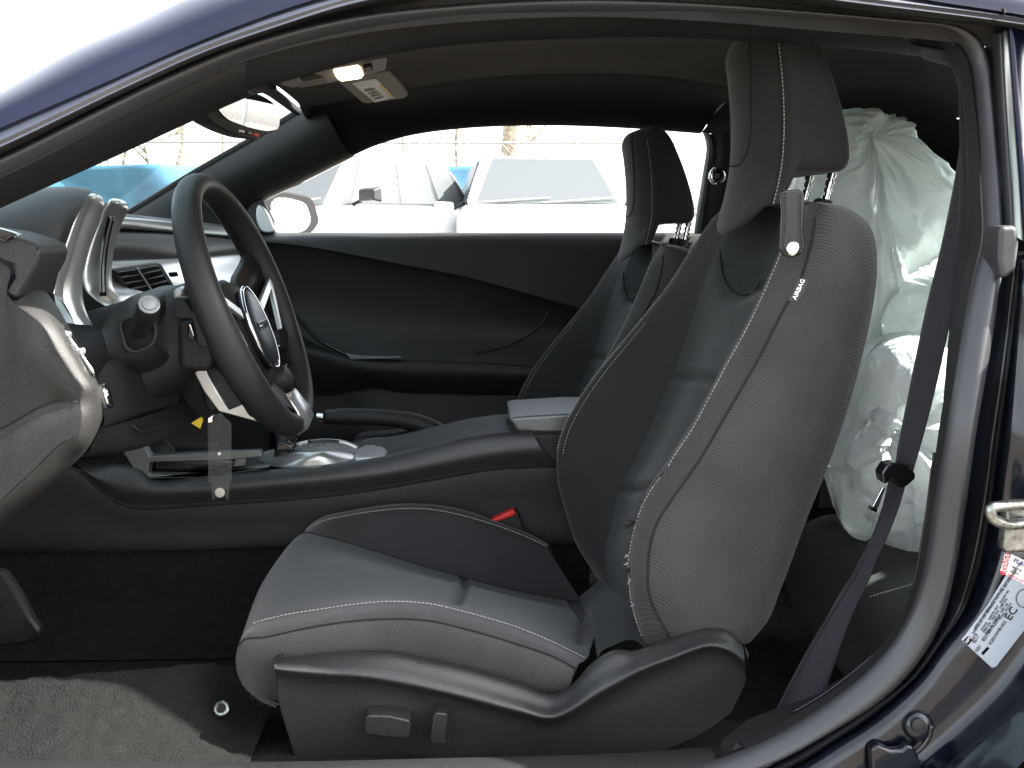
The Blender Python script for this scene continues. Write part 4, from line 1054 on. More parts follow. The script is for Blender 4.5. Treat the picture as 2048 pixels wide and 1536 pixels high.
# ================================================================== rear seat
rs = thing('rear_seat', (.95, 1.5, .3), 'black cloth rear bench behind the driver seat', 'rear seat')
def sheet2(name, rows, mat, par, per=6):
    return grid(name, surf([S3([tuple(p) for p in r], 14) for r in rows], per), mat, par)
yy = (1.16, 1.42, 1.74)
sheet2('cushion', [[(.58, y, .32) for y in yy], [(.55, y, .43) for y in yy], [(.60, y, .50) for y in yy], [(.78, y, .51) for y in yy], [(1.05, y, .50) for y in yy]], M['cloth'], rs)
sheet2('backrest', [[(.98, y, .50) for y in yy], [(1.0, y, .72) for y in yy], [(1.10, y, .95) for y in yy], [(1.16, y, 1.02) for y in yy], [(1.25, y, .98) for y in yy]], M['cloth'], rs)
stitches('stitching', [P(1738,1193,1.34), P(1790,1177,1.34), P(1834,1164,1.34)], M['thread'], rs, w=.0006)
sheet2('cushion', [[(.60, y, .42) for y in (1.9, 2.2, 2.5)], [(.56, y, .58) for y in (1.9, 2.2, 2.5)], [(.62, y, .66) for y in (1.9, 2.2, 2.5)], [(1.05, y, .60) for y in (1.9, 2.2, 2.5)]], M['cloth'], rs)

# ================================================================== carrier bags on the rear seat
def bag(name, outline, Y, depth, knot, mat, label, folds=9, fold=.02, seed=1, nr=44, na=220, group='plastic bags on the rear seat', tuft=0.0):
    """a filled, knotted film bag: traced outline blown up in depth, sharp creases running from the knot"""
    c = C(outline, Y, na, True)
    kn = P(knot[0], knot[1], Y)
    rnd = random.Random(seed)
    ph = [(rnd.uniform(0, 6.28), rnd.uniform(.5, 1.0), rnd.choice([2, 3, 4, 5, 6, 7, 9, 11])) for _ in range(folds)]
    off_ = V((seed * 3.1, seed * 1.7, 0))
    def rdg(q, f, s=0.0): return (1 - abs(noise.noise(q * f + off_ * (1 + s)))) ** 3
    vs_, fs = [], []
    for side in (-1, 1):
        base = len(vs_)
        for i in range(nr + 1):
            s = i / nr
            for j in range(na):
                p = kn.lerp(c[j], s)
                bulge = depth * math.sqrt(max(0, 1 - s ** 2.6)) * (.35 + .65 * min(1, (s * 2.2) ** .8))
                th = math.atan2(c[j].z - kn.z, c[j].x - kn.x)
                w_ = .9 * noise.noise(V((math.cos(th) * 1.5, math.sin(th) * 1.5 + s * 1.2, seed)))
                f = sum(w * (1 - abs(math.sin(k * (th + w_) / 2 + a))) ** 2.2 for a, w, k in ph) / (folds ** .5) - .45
                q = p + V((0, side * (bulge + fold * f * (1 - .55 * s) * min(1, s * 6)), 0))
                e = min(1, s * 5) * (1 if i < nr else .0)
                # slack creases: long ridges, finer crumples
                st = V((q.x * 7 + q.z * 3, q.y * 4, q.z * 4 - q.x * 5))
                d1 = rdg(st, 1.0) * .016 + rdg(q, 15, .4) * .010 + rdg(q, 40, .8) * .0022 - .011
                q += V((.010 * noise.noise(q * 12 - off_), side * d1, .010 * noise.noise(q * 12 + off_ * 2))) * e
                if i == nr: q += (q - kn).normalized() * .012 * noise.noise(q * 16 + off_)
                vs_.append(q)
        for i in range(nr):
            for j in range(na):
                a, b = base + i * na, base + (i + 1) * na
                fs.append((a + j, a + (j + 1) % na, b + (j + 1) % na, b + j))
    o = link(name, fixn(mesh(name, vs_, fs)), mat)
    tag(o, label, 'plastic bag', group)
    if tuft:                         # the tied ears above the knot
        for q in range(5):
            a = rnd.uniform(.3, 2.8); l = tuft * rnd.uniform(.6, 1.1)
            k0 = kn + V((0, -depth * .42, 0))
            d = V((math.cos(a), -.5, math.sin(a))); sd = V((-math.sin(a), .2, math.cos(a)))
            rows = []
            for t in range(7):
                w = .006 + .028 * (t / 6) ** .8
                m_ = k0 + d * l * t / 6
                rows.append([m_ + sd * w * x + V((0, .010 * math.sin(x * 5 + q), .006 * noise.noise(m_ * 40 + V((x, 0, 0))))) for x in (-1, -.5, 0, .5, 1)])
            grid('tied_ear', surf(list(map(list, zip(*rows))), 3), mat, o)
    return o
bag('plastic_bag', [(1600,300),(1640,235),(1690,221),(1735,226),(1790,248),(1824,292),(1858,330),(1896,372),(1926,430),(1950,520),(1900,640),(1830,720),(1760,760),(1700,720),(1640,560),(1590,400)], 1.78, .13, (1722,280), M['film'], 'knotted grey-green film bag piled highest behind the driver headrest', seed=3, folds=9, fold=.075)
bag('plastic_bag', [(1960,480),(1900,508),(1850,535),(1800,566),(1776,608),(1768,660),(1790,740),(1860,790),(1960,780),(1990,640)], 1.66, .10, (1900,600), M['film'], 'pale film bag wedged between the highest bag and the seat belt', seed=8, fold=.05)
bag('plastic_bag', [(1745,690),(1722,730),(1712,790),(1695,850),(1662,905),(1662,950),(1668,1005),(1690,1048),(1760,1088),(1834,1132),(1880,1110),(1930,960),(1945,800),(1900,700),(1820,660)], 1.60, .12, (1752,850), M['film2'], 'white knotted film bag sagging over the rear seat cushion edge', seed=5, folds=10, fold=.07, tuft=.05)
bag('plastic_bag', [(1385,480),(1420,440),(1455,400),(1500,390),(1520,450),(1480,520),(1410,520)], 2.75, .06, (1460,450), M['film2'], 'pale film bag showing behind the passenger seat shoulder', seed=9, nr=14, na=60)

# ================================================================== dashboard
db = thing('dashboard', (-.65, 1.6, .55), 'black dashboard with twin silver edged gauge pods and air vents', 'dashboard')
# main pad on the far side
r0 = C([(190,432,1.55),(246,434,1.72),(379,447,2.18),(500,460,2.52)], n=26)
r00 = [p + V((-.25, 0, .012)) for p in r0]; r01 = [p + V((-.6, 0, -.05)) for p in r0]
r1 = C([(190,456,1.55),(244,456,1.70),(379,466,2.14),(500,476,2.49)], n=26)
grid('top_pad', surf([r01, r00, r0, [p + V((.0, 0, -.004)) for p in r0]], 5), M['soft'], db)
grid('dash_sheen_strip', surf([[p + V((-.01, 0, -.001)) for p in r0], r0, [a.lerp(b, .5) + V((.004, 0, 0)) for a, b in zip(r0, r1)], r1, [p + V((-.02, 0, -.002)) for p in r1]], 4), M['silver_dark'], db)  # silver colour stands in for sky reflected along the dash top
r1b = C([(190,465,1.55),(242,464,1.71),(379,470,2.15),(500,482,2.50)], n=26)
r2 = C([(190,520,1.53),(226,519,1.64),(390,514,2.08),(489,506,2.44)], n=26)
r2m = [a.lerp(b, .5) + V((.012, 0, 0)) for a, b in zip(r1b, r2)]
grid('mid_pad', surf([[p + V((-.02, 0, .02)) for p in r1b], [p + V((-.012, 0, .004)) for p in r1b], r1b, r2m, r2, [p + V((-.02, 0, -.012)) for p in r2]], 5), M['plastic'], db)
# silver centre panel with the vent
v0 = C([(190,521,1.54),(226,520,1.645),(390,515,2.085),(489,507,2.445)], n=26)
v1 = C([(196,560,1.52),(236,560,1.60),(395,556,2.03),(500,540,2.40)], n=26)
v2 = C([(215,602,1.50),(262,603,1.57),(405,600,1.98),(520,580,2.36)], n=26)
v3 = [p + V((-.03, 0, -.05)) for p in v2]
ctr = grid('centre_panel', surf([[p + V((-.012, 0, .004)) for p in v0], v0, v1, v2, v3], 5), M['silver'], db)
vq = [p for p in v3 if p.y > 1.73]
grid('lower_centre', surf([vq, [p + V((-.05, 0, -.16)) for p in vq], [p + V((-.1, 0, -.40)) for p in vq]], 4), M['plastic_dark'], db)
def yv(u, v): return 1.585 + (u - 229) / 120 * .21 - .01
vt = thing('x', (0, 0, 0), None, None); COL.objects.unlink(vt); bpy.data.objects.remove(vt)
def pv(u, v, d=0.0):
    p = P(u, v, yv(u, v))
    return p + (V((0, 0, ZC)) - p).normalized() * (.020 + d * 1.5)
vent = prism('air_vent', [pv(*p) for p in [(230,541),(236,537),(316,525),(324,528),(349,570),(347,576),(266,596),(258,592)]], (-.012, 0, 0), M['plastic'], db, .003)
prism('vent_opening', [pv(u, v, .0015) for u, v in [(235,544),(316,530),(342,571),(266,590)]], (-.006, 0, 0), M['gloss'], vent, .001)
def q4(p, s, t): return ((p[0][0]*(1-s)+p[1][0]*s)*(1-t)+(p[3][0]*(1-s)+p[2][0]*s)*t, (p[0][1]*(1-s)+p[1][1]*s)*(1-t)+(p[3][1]*(1-s)+p[2][1]*s)*t)
Q = [(235,544),(316,530),(342,571),(266,590)]
for t in (.24, .50, .76):
    for s0, s1 in ((.02, .47), (.55, .98)):
        a, b = q4(Q, s0, t), q4(Q, s1, t)
        prism('slat', [pv(a[0], a[1] - 1.6, .003), pv(b[0], b[1] - 1.6, .003), pv(b[0], b[1] + 1.6, .006), pv(a[0], a[1] + 1.6, .006)], (-.02, 0, .004), M['shroud'], vent, .0006)
a0_, a1_, a2_, a3_ = q4(Q, .485, -.03), q4(Q, .525, -.03), q4(Q, .525, 1.03), q4(Q, .485, 1.03)
prism('divider', [pv(*a0_, .006), pv(*a1_, .006), pv(*a2_, .006), pv(*a3_, .006)], (-.012, 0, 0), M['silver'], vent, .0008)
prism('clock_button', [pv(*p, .003) for p in [(345,545),(354,543),(358,552),(348,554)]], (-.008, 0, 0), M['gloss'], db, .001)
# far round vent
fvn = P(497, 552, 2.40)
fv_ = lathe('round_vent', fvn + V((.01, 0, 0)), (1, -.55, .1), [(-.01, .05), (.004, .05), (.012, .044), (.014, .036), (.004, .033), (-.004, .032)], M['silver'], db, 36)
lathe('vent_core', fvn + V((.01, 0, 0)), (1, -.55, .1), [(-.012, .034), (.003, .033)], M['gloss'], fv_, 30)
tube('slat', [fvn + V((.017, -.03, .004)), fvn + V((.02, .03, .012))], .003, M['chrome'], fv_, 8)
tube('slat', [fvn + V((.017, -.03, -.014)), fvn + V((.02, .03, -.006))], .003, M['plastic'], fv_, 8)

# instrument hood
h0 = C([(-120,425,1.62),(0,400,1.62),(62,381,1.62),(137,376,1.62),(186,386,1.62),(214,396,1.62)], n=30)
h1 = C([(-120,420,1.45),(0,397,1.45),(62,379,1.45),(137,374,1.45),(164,376,1.45),(184,385,1.45)], n=30)
h2 = C([(-120,432,1.30),(0,412,1.30),(60,398,1.30),(115,392,1.30),(150,392,1.30),(174,396,1.30)], n=30)
h3 = C([(-120,470,1.245),(0,452,1.245),(50,446,1.245),(92,448,1.25),(128,458,1.26),(138,468,1.27)], n=30)
h4 = C([(-120,560,1.225),(0,545,1.225),(40,550,1.225),(70,560,1.235),(98,580,1.25),(106,590,1.26)], n=30)
hod = grid('instrument_hood', surf([h0, h1, h2, h3, h4], 6), M['soft'], db)
grid('hood_lip', surf([C([(176,388,1.345),(158,418,1.33),(138,470,1.315),(117,532,1.30),(104,586,1.29)], n=24),
      C([(160,384,1.34),(134,422,1.30),(110,480,1.275),(90,540,1.262),(82,575,1.255)], n=24),
      C([(146,386,1.37),(112,440,1.30),(92,500,1.28),(78,550,1.28),(74,580,1.28)], n=24)], 5), M['soft'], db)
# silver gauge pod trims
def pod(outer, ridge_, inner, dark=None):
    g1 = surf([[p + V((-.006, .012, 0)) for p in outer], outer, [a.lerp(b, .5) + V((.0015, -.001, 0)) for a, b in zip(outer, ridge_)], ridge_], 4)
    o = grid('gauge_pod_trim', g1, M['silver'], db)
    g2 = surf([ridge_, [a.lerp(b, .5) + V((.003, -.004, 0)) for a, b in zip(ridge_, inner)], inner, [p + V((-.05, .03, 0)) for p in inner]], 5)
    grid('trim_flank', g2, M['silver'], o)
    return o
o1 = C([(186,387,1.36),(175,391,1.335),(157,420,1.33),(137,471,1.32),(116,532,1.31),(105,584,1.305),(116,596,1.305),(127,603,1.305)], n=40)
i1m = C([(196,389,1.37),(190,397,1.352),(176,424,1.347),(158,470,1.337),(140,532,1.327),(127,575,1.322),(130,612,1.32),(150,648,1.32)], n=40)
i1 = C([(204,396,1.39),(208,407,1.38),(199,437,1.375),(179,491,1.365),(166,553,1.355),(168,608,1.35),(177,634,1.345),(186,650,1.34)], n=40)
pod(o1, i1m, i1)
o2 = C([(232,397,1.50),(222,399,1.475),(203,437,1.47),(180,491,1.46),(167,553,1.45),(172,580,1.45),(192,600,1.45),(216,615,1.45)], n=40)
i2m = C([(244,400,1.51),(238,405,1.49),(224,433,1.487),(208,480,1.48),(200,540,1.475),(203,575,1.47),(220,600,1.47),(237,619,1.47)], n=40)
i2 = C([(252,405,1.53),(256,416,1.52),(244,447,1.515),(227,505,1.505),(224,560,1.50),(229,580,1.50),(238,594,1.495),(252,605,1.49)], n=40)
pod(o2, i2m, i2)
tube('pod_slot', C([(223,433,1.465),(212,480,1.462),(205,540,1.458),(206,592,1.45)], n=20), .005, M['gloss'], db, 8)
slab('gauge_face', [(150,420),(225,420),(225,600),(150,600)], 1.50, .01, M['gloss'], db, .002).location += V((-.10, 0, 0))
# dash end: upper block, side panel, rim
slab('end_block', [(-120,448,1.13),(0,465,1.13),(50,480,1.14),(74,491,1.15),(82,502,1.15),(77,526,1.15),(34,602,1.14),(8,590,1.13),(28,556,1.135),(24,533,1.135),(0,521,1.13),(-120,500,1.13)], 1.13, .08, M['plastic'], db, .006, 0, 4)
for i in range(5):
    slab('defrost_slot', [(-20, 452 + i*4.2),(20 - i*2, 463 + i*3.4),(36 - i*6, 469 + i*3.0),(30 - i*6, 470 + i*3.0),(-20, 455 + i*4.2)], 1.128, .01, M['gloss'], db, 0)
pA = C([(-160,520,1.14),(0,524,1.14),(20,540,1.14),(14,585,1.13),(28,606,1.125),(60,630,1.12),(84,651,1.12),(114,704,1.115),(140,744,1.115),(164,778,1.115)], n=40)
pB = C([(-160,650,1.13),(-60,640,1.13),(0,640,1.13),(20,660,1.125),(36,690,1.12),(60,712,1.118),(84,740,1.116),(110,765,1.116),(136,780,1.116),(160,790,1.116)], n=40)
pC = C([(-160,905,1.132),(-60,880,1.130),(0,856,1.128),(30,840,1.126),(60,822,1.124),(85,810,1.123),(110,802,1.124),(130,799,1.12),(145,800,1.118),(158,803,1.116)], n=40)
pD = C([(-160,985,1.114),(-60,940,1.114),(0,908,1.113),(30,885,1.112),(60,866,1.112),(85,852,1.112),(110,842,1.112),(130,836,1.112),(146,832,1.112),(161,830,1.112)], n=40)
pE = C([(-160,1140,1.110),(-60,1060,1.110),(0,1002,1.110),(30,973,1.110),(60,945,1.110),(90,915,1.110),(120,887,1.110),(135,878,1.110),(150,871,1.110),(158,850,1.111)], n=40)
grid('end_panel', surf([pA, pB, pC], 6), M['plastic'], db)
grid('lower_end_panel', surf([[p + V((0, -.002, -.001)) for p in pC], pC, pD, pE], 6), M['plastic'], db)
e_in = C([(26,606,1.13),(60,632,1.125),(84,653,1.122),(114,706,1.118),(140,746,1.118),(165,779,1.118),(158,802,1.118),(162,831,1.114),(151,872,1.113),(121,888,1.112),(60,947,1.112),(0,1004,1.112),(-160,1150,1.112)], n=70)
e_md = C([(52,590,1.15),(90,625,1.14),(112,652,1.135),(142,705,1.13),(165,745,1.128),(184,775,1.128),(184,803,1.128),(184,835,1.126),(168,882,1.122),(138,910,1.121),(80,968,1.120),(0,1030,1.120),(-160,1175,1.12)], n=70)
e_ot = C([(80,575,1.20),(110,612,1.19),(132,650,1.18),(165,705,1.18),(185,742,1.18),(200,775,1.18),(206,803,1.18),(205,832,1.18),(190,872,1.175),(172,900,1.17),(103,968,1.165),(0,1056,1.16),(-160,1200,1.16)], n=70)
e_bk = [p + V((-.03, .08, -.01)) for p in e_ot]
e_lp = [p + V((-.002, .006, 0)) for p in e_in]
grid('end_rim', surf([e_lp, e_in, e_md, e_ot, e_bk], 6), M['plastic'], db)
tube('panel_gap', [p + V((-.0015, .002, 0)) for p in e_in], .0028, M['seam'], db, 6)
# outer air vent at the dash end (seen nearly edge on)
ov = sweep('end_vent', C([(101,628,1.16),(120,650,1.155),(140,678,1.152),(160,705,1.15),(178,732,1.15),(187,747,1.15),(184,752,1.16),(168,735,1.18),(140,700,1.18),(115,662,1.18)], n=40, closed=True), circ(.0024, 8), M['chrome'], db, closed=True)
slab('vent_opening', [(106,634),(122,652),(142,680),(162,708),(180,738),(184,748),(168,736),(142,703),(118,666)], 1.162, .01, M['gloss'], ov, .001)
slab('vent_tab', [(120,662),(138,665),(134,690),(124,684)], 1.145, .012, M['silver'], ov, .003)
slab('vent_tab', [(146,700),(164,696),(166,710),(154,716)], 1.145, .012, M['silver'], ov, .003)
# lamp switch knob
kc = P(220, 800, 1.175)
kn = lathe('light_switch', kc + V((-.025, .0, 0)), (1, .25, .2), [(0.008, .0148), (.020, .0148), (.022, .0138), (.024, .0125), (.0245, .003)], M['plastic_dark'], db, 40)
lathe('knob_ring', kc + V((-.0055, .005, .004)), (1, .25, .2), [(0, .0152), (.002, .0152), (.004, .0135)], M['chrome'], kn, 40)
for i in range(40):
    a = 2*math.pi*i/40
    ax_ = V((1, .25, .2)).normalized(); s_ = ax_.orthogonal().normalized(); w_ = ax_.cross(s_)
    pp = kc + V((-.025, 0, 0)) + (s_*math.cos(a) + w_*math.sin(a))*.0150
    tube('knurl', [pp + ax_*.009, pp + ax_*.019], .0008, M['plastic_dark'], kn, 4)
# knee panel and pieces below
n0 = C([(196,752,1.19),(215,724,1.25),(250,712,1.33),(290,690,1.40),(316,668,1.44)], n=20)
n1 = C([(204,800,1.20),(235,775,1.27),(270,762,1.34),(305,742,1.40),(334,728,1.44)], n=20)
n2 = C([(206,850,1.21),(240,838,1.28),(280,826,1.35),(320,812,1.41),(359,800,1.45)], n=20)
n3 = [p + V((-.02, 0, -.014)) for p in n2]
kp = grid('knee_panel', surf([n0, n1, n2, n3], 6), M['plastic'], db)
m0 = C([(200,858,1.22),(240,847,1.29),(285,834,1.36),(330,818,1.43),(380,792,1.50)], n=20)
m1 = C([(185,886,1.23),(240,878,1.30),(290,866,1.37),(340,852,1.43),(397,836,1.50)], n=20)
m2 = C([(172,908,1.25),(230,902,1.31),(290,890,1.37),(340,872,1.43),(396,842,1.50)], n=20)
m3 = [p + V((-.12, 0, -.01)) for p in m2]
grid('lower_panel', surf([m0, m1, m2, m3], 6), M['plastic'], db)
tube('panel_edge', C([(262,848,1.33),(280,862,1.34),(310,858,1.37),(322,855,1.39),(320,862,1.39)], n=14), .002, M['plastic'], db, 6)
prism('edge_fill', [P(385,720,1.46), P(398,836,1.50), P(330,830,1.52), P(316,690,1.50)], (-.1, .0, 0), M['plastic_dark'], db, .004)
tube('cable', C([(318,868,1.5),(335,885,1.5),(350,905,1.5)], n=10), .0025, M['plastic'], db, 6)
slab('diagnostic_tag', [(382,846),(402,834),(406,840),(400,858)], 1.47, .004, M['yellow'], db, .0005)

# ================================================================== steering column and wheel
sw_c = P(497, 612, 1.45)
tilt = R(20.0)
yawk = R(0.5)
ex = V((math.sin(yawk), math.cos(yawk), 0))                       # across the wheel, away from the camera
ez = V((-math.sin(tilt), 0, math.cos(tilt)))                      # up the wheel
ez = (ez - ex * ez.dot(ex)).normalized()
en = ex.cross(ez); en = en if en.x > 0 else -en                   # towards the driver
def W(a, b, c=0.0): return sw_c + ex * a + ez * b + en * c
colm = thing('steering_column', W(0, 0, -.15), 'black steering column shroud with a fat indicator stalk', 'steering column')
def colring(c, hw, hh, dz=0):
    return [W(hw * math.copysign(abs(math.cos(t)) ** .7, math.cos(t)), dz + hh * math.copysign(abs(math.sin(t)) ** .7, math.sin(t)), c) for t in [2*math.pi*i/28 for i in range(28)]]
grid('shroud', list(map(list, zip(*[colring(-.30, .10, .085, -.01), colring(-.22, .10, .082, -.01), colring(-.12, .085, .070, -.005), colring(-.075, .078, .062, 0), colring(-.066, .070, .054, 0)]))), M['plastic_dark'], colm, closed=True, caps=True)
g0 = C([(205,655,1.33),(222,626,1.335),(250,606,1.34),(285,598,1.35),(318,604,1.36),(326,628,1.36)], n=24)
g1_ = C([(212,690,1.305),(230,660,1.308),(254,642,1.31),(282,634,1.315),(306,638,1.32),(320,655,1.325)], n=24)
g2_ = C([(222,722,1.305),(242,716,1.305),(262,712,1.305),(282,706,1.31),(302,694,1.315),(314,678,1.32)], n=24)
grid('shroud_cheek', surf([[p + V((0, .12, .01)) for p in g0], g0, g1_, g2_, [p + V((0, .05, -.03)) for p in g2_]], 6), M['plastic'], colm)
# stalk
sa, sbp = P(276, 678, 1.325), P(298, 608, 1.235)
sx = (sbp - sa)
stk = lathe('indicator_stalk', sa, sx, [(-.01, .011), (.03, .011), (sx.length*.5, .0115), (sx.length*.58, .0142), (sx.length*.93, .0146), (sx.length*.985, .0138), (sx.length, .013)], M['plastic_dark'], colm, 32)
lathe('stalk_ring', sbp, sx, [(-.001, .0128), (.0010, .0128), (.0014, .0116), (.0005, .011)], M['silver_dark'], stk, 32)
lathe('stalk_button', sbp, sx, [(0, .0086), (.0016, .0086), (.0022, .008), (.0026, .003)], M['silver_dark'], stk, 28)
bt = [(241,648),(246,640),(256,636),(296,636),(308,646),(311,668),(304,688),(288,698),(268,704),(254,697),(245,672)]
slab('boot_opening', bt, 1.300, .01, M['gloss'], colm, .003, 36)
sweep('stalk_boot', C(bt, 1.298, 44, True), circ(.003, 8), M['plastic_dark'], colm, closed=True)
# shift paddle and switch pod behind the rim
slab('paddle', [(346,600),(352,594),(366,596),(384,622),(412,614),(420,640),(424,700),(395,690),(384,640),(349,636)], 1.33, .03, M['plastic_dark'], colm, .006, 0, 4)
slab('switch_pod', [(352,645),(384,640),(412,640),(430,720),(420,745),(392,744),(356,740)], 1.36, .06, M['plastic_dark'], colm, .01, 0, 4)
slab('rocker_switch', [(376,648),(384,650),(390,676),(384,682),(372,678)], 1.345, .02, M['gloss'], colm, .004, 0, 4)
slab('rocker_edge', [(376,647),(382,649),(389,672),(386,673)], 1.342, .004, M['chrome'], colm, .001)
slab('column_top', [(352,572),(366,566),(398,560),(408,600),(390,606),(352,612)], 1.392, .08, M['soft'], colm, .012, 0, 4)
slab('column_trim', [(346,580),(368,570),(366,590),(362,596),(345,600)], 1.384, .03, M['silver'], colm, .004, 0, 4)
slab('ignition_pod', [(392,745),(412,738),(440,800),(430,830),(410,822)], 1.48, .08, M['plastic_dark'], colm, .008, 0, 4)

wh = thing('steering_wheel', W(0, 0, -.05), 'black leather steering wheel with chrome ringed hub badge', 'steering wheel')
RW, rr = .178, .0172
rim_path = [W(RW * math.sin(t), RW * 1.02 * math.cos(t), 0) for t in [2*math.pi*i/96 for i in range(96)]]
prof = [(rr * 1.15 * math.cos(a), rr * .95 * math.sin(a)) for a in [2*math.pi*i/18 for i in range(18)]]
# sections kept square to the wheel's own axis
vs_, fs_ = [], []
for i, p in enumerate(rim_path):
    d = (p - sw_c).normalized()
    t = 2*math.pi*i/96
    fat = 1 + .16 * max(0, math.cos(2 * (t - R(65)))) * (1 if 0 < t < math.pi else 1)
    for (x, y) in prof: vs_.append(p + d * y * fat + en * x * fat)
for i in range(96):
    for j in range(18):
        fs_.append((i*18 + j, i*18 + (j+1) % 18, ((i+1) % 96)*18 + (j+1) % 18, ((i+1) % 96)*18 + j))
rim = link('rim', fixn(mesh('rim', vs_, fs_)), M['leather'], wh)
# hub and spokes
HD = -.030                       # the hub sits below the middle of the rim
def hubring(c, w, h, dz=0): return [W(w * math.cos(t), HD + dz + h * math.sin(t), c) for t in [2*math.pi*i/40 for i in range(40)]]
hub = grid('hub', list(map(list, zip(*[hubring(-.075, .05, .055), hubring(-.045, .085, .088, -.01), hubring(-.022, .088, .09, -.012), hubring(-.010, .072, .074, -.008), hubring(-.004, .045, .045, -.005), hubring(-.002, .01, .01, -.005)]))), M['leather'], wh, closed=True, caps=True)
bd = grid('hub_badge', list(map(list, zip(*[hubring(-.006, .047, .060, -.005), hubring(.004, .047, .060, -.005), hubring(.008, .042, .054, -.005), hubring(.010, .02, .024, -.005), hubring(.0102, .004, .004, -.005)]))), M['badge'], wh, closed=True, caps=True)
tube('badge_ring', hubring(.004, .0490, .0620, -.005), .0028, M['chrome'], bd, 10, True)
prism('name_plate', [W(-.028, .004 + HD, .0095), W(.028, .004 + HD, .0095), W(.028, -.008 + HD, .0095), W(-.028, -.008 + HD, .0095)], tuple(en * .0018), M['gloss'], bd, .0006)
text('lettering', 'CAMARO', W(0, -.0055 + HD, .0118), ex * -1 if (ex * -1).cross(ez).dot(en) > 0 else ex, ez, .0105, M['chrome'], bd, 'CENTER', .0008, .01)
def spoke(t0, w0, w1, c0=-.03, mat='leather', r1=RW - .006):
    t = R(t0); d = ex * math.sin(t) + ez * math.cos(t); s = en.cross(d)
    pts = []
    for rr_, w, c in ((.060, w0, c0), (.11, (w0*.85 + w1*.15), c0 + .006), (.145, w1, -.014), (r1, w1 * 1.1, -.002)):
        q = sw_c + d * rr_ + ez * HD * max(0, 1 - (rr_ - .06) / .118)
        pts.append([q + s * w * a + en * (c + b) for a, b in ((-1, -.008), (-.9, .006), (0, .010), (.9, .006), (1, -.008), (0, -.012))])
    return grid('spoke', list(map(list, zip(*pts))), M[mat], wh, closed=True, caps=True)
for t0 in (70, 110, 250, 290): spoke(t0, .032, .026)
# silver triangular inlays between the upper spokes
for sgn in (1, -1):
    tri = [W(sgn * .060, .000, -.002), W(sgn * .152, .030, .004), W(sgn * .160, .022, .004), W(sgn * .118, -.052, .000), W(sgn * .104, -.050, .000), W(sgn * .138, .012, .003), W(sgn * .062, -.014, -.002)]
    prism('spoke_inlay', tri, tuple(en * .006), M['silver'], wh, .0015)
    for zz in (-.072, -.104): tube('cruise_key', [W(sgn * .085, zz, -.008), W(sgn * .125, zz - .004, -.006)], .0016, M['chrome'], wh, 8)
    lathe('switch_ball', W(sgn * .082, -.122, -.012), en, [(-.02, .022), (.0, .022), (.008, .018), (.012, .008)], M['plastic_dark'], wh, 24)
sp1 = spoke(180, .040, .030, mat='leather')
# bright lower spoke cover and rear shell
lowc = []
for rr_, w, c in ((.135, .026, .012), (.150, .030, .016), (.165, .034, .020), (RW + .006, .040, .021), (RW + .019, .036, .008)):
    lowc.append([W(a * w, -rr_, c + b) for a, b in ((-1, -.004), (-.6, .002), (0, .004), (.6, .002), (1, -.004))])
grid('lower_spoke_cover', surf(list(map(list, zip(*lowc))), 4), M['silver'], wh, thick=.003)
slab('spoke_shell', [(389,744),(424,723),(470,745),(520,790),(560,840),(545,850),(519,845),(438,822),(408,781)], 1.39, .12, M['plastic'], wh, .006, 0, 4)
shl = slab('shell_trim', [(388,745),(424,722),(414,738),(416,748),(434,783),(458,819),(494,804),(522,846),(437,823),(407,782)], 1.384, .01, M['silver'], wh, .002, 0, 3)

# clear strip hanging under the column
cs = slab('clear_plastic_strip', [(415,848),(426,832),(440,826),(462,847),(463,964),(458,966),(457,998),(452,1000),(448,985),(440,976),(432,985),(428,1000),(424,998),(422,966),(416,964)], 1.30, .003, M['acrylic'], None, .0006)
tag(cs, 'clear plastic strip with a round rivet hanging below the steering column', 'plastic strip')
lathe('rivet', P(440,985,1.299), (0, -1, 0), [(0, .0065), (.0015, .0065), (.002, .005), (.0022, .001)], M['console_grey'], cs, 20)
lathe('hole', P(439,907,1.2985), (0, -1, 0), [(0, .0022), (.0008, .0022)], M['steel'], cs, 12)
slab('clip', [(414,836),(426,830),(425,846),(414,848)], 1.295, .012, M['chrome'], cs, .002)

# ================================================================== centre console
cc = thing('centre_console', (-.2, 1.8, .35), 'black centre console with silver shifter plate and closed armrest lid', 'console')
yn = 1.715
sA = C([(150,916),(161,924),(200,930),(240,928),(285,938),(300,955),(410,950),(550,939),(660,929),(776,911),(858,892),(946,872),(1025,863),(1062,862)], yn + .008, 80)
sB = C([(156,930),(172,944),(206,962),(240,974),(280,980),(320,982),(410,978),(550,966),(660,956),(776,944),(870,925),(960,907),(1040,896),(1080,893)], yn - .008, 80)
sC = C([(161,936),(178,955),(205,980),(239,1003),(273,1011),(330,1010),(410,1005),(550,996),(660,986),(755,973),(892,949),(994,932),(1050,929),(1110,927)], yn, 80)
grid('side_rail', surf([[p + V((.0, .02, -.01)) for p in sA], sA, sB, sC], 6), M['shroud'], cc)
tube('console_gap', [p + V((0, .003, -.003)) for p in sC], .0045, M['seam'], cc, 6)
sD = C([(-200,955),(-60,948),(60,942),(150,946),(205,984),(255,1010),(330,1015),(410,1010),(550,1001),(660,991),(755,978),(892,954),(994,937),(1130,932)], yn + .007, 80)
sE = C([(-200,1100),(-60,1102),(60,1104),(160,1104),(239,1104),(330,1102),(410,1100),(560,1095),(660,1094),(755,1092),(892,1090),(994,1090),(1060,1090),(1180,1090)], yn + .012, 80)
sDm = [a.lerp(b, .5) + V((0, -.001, 0)) for a, b in zip(sD, sE)]
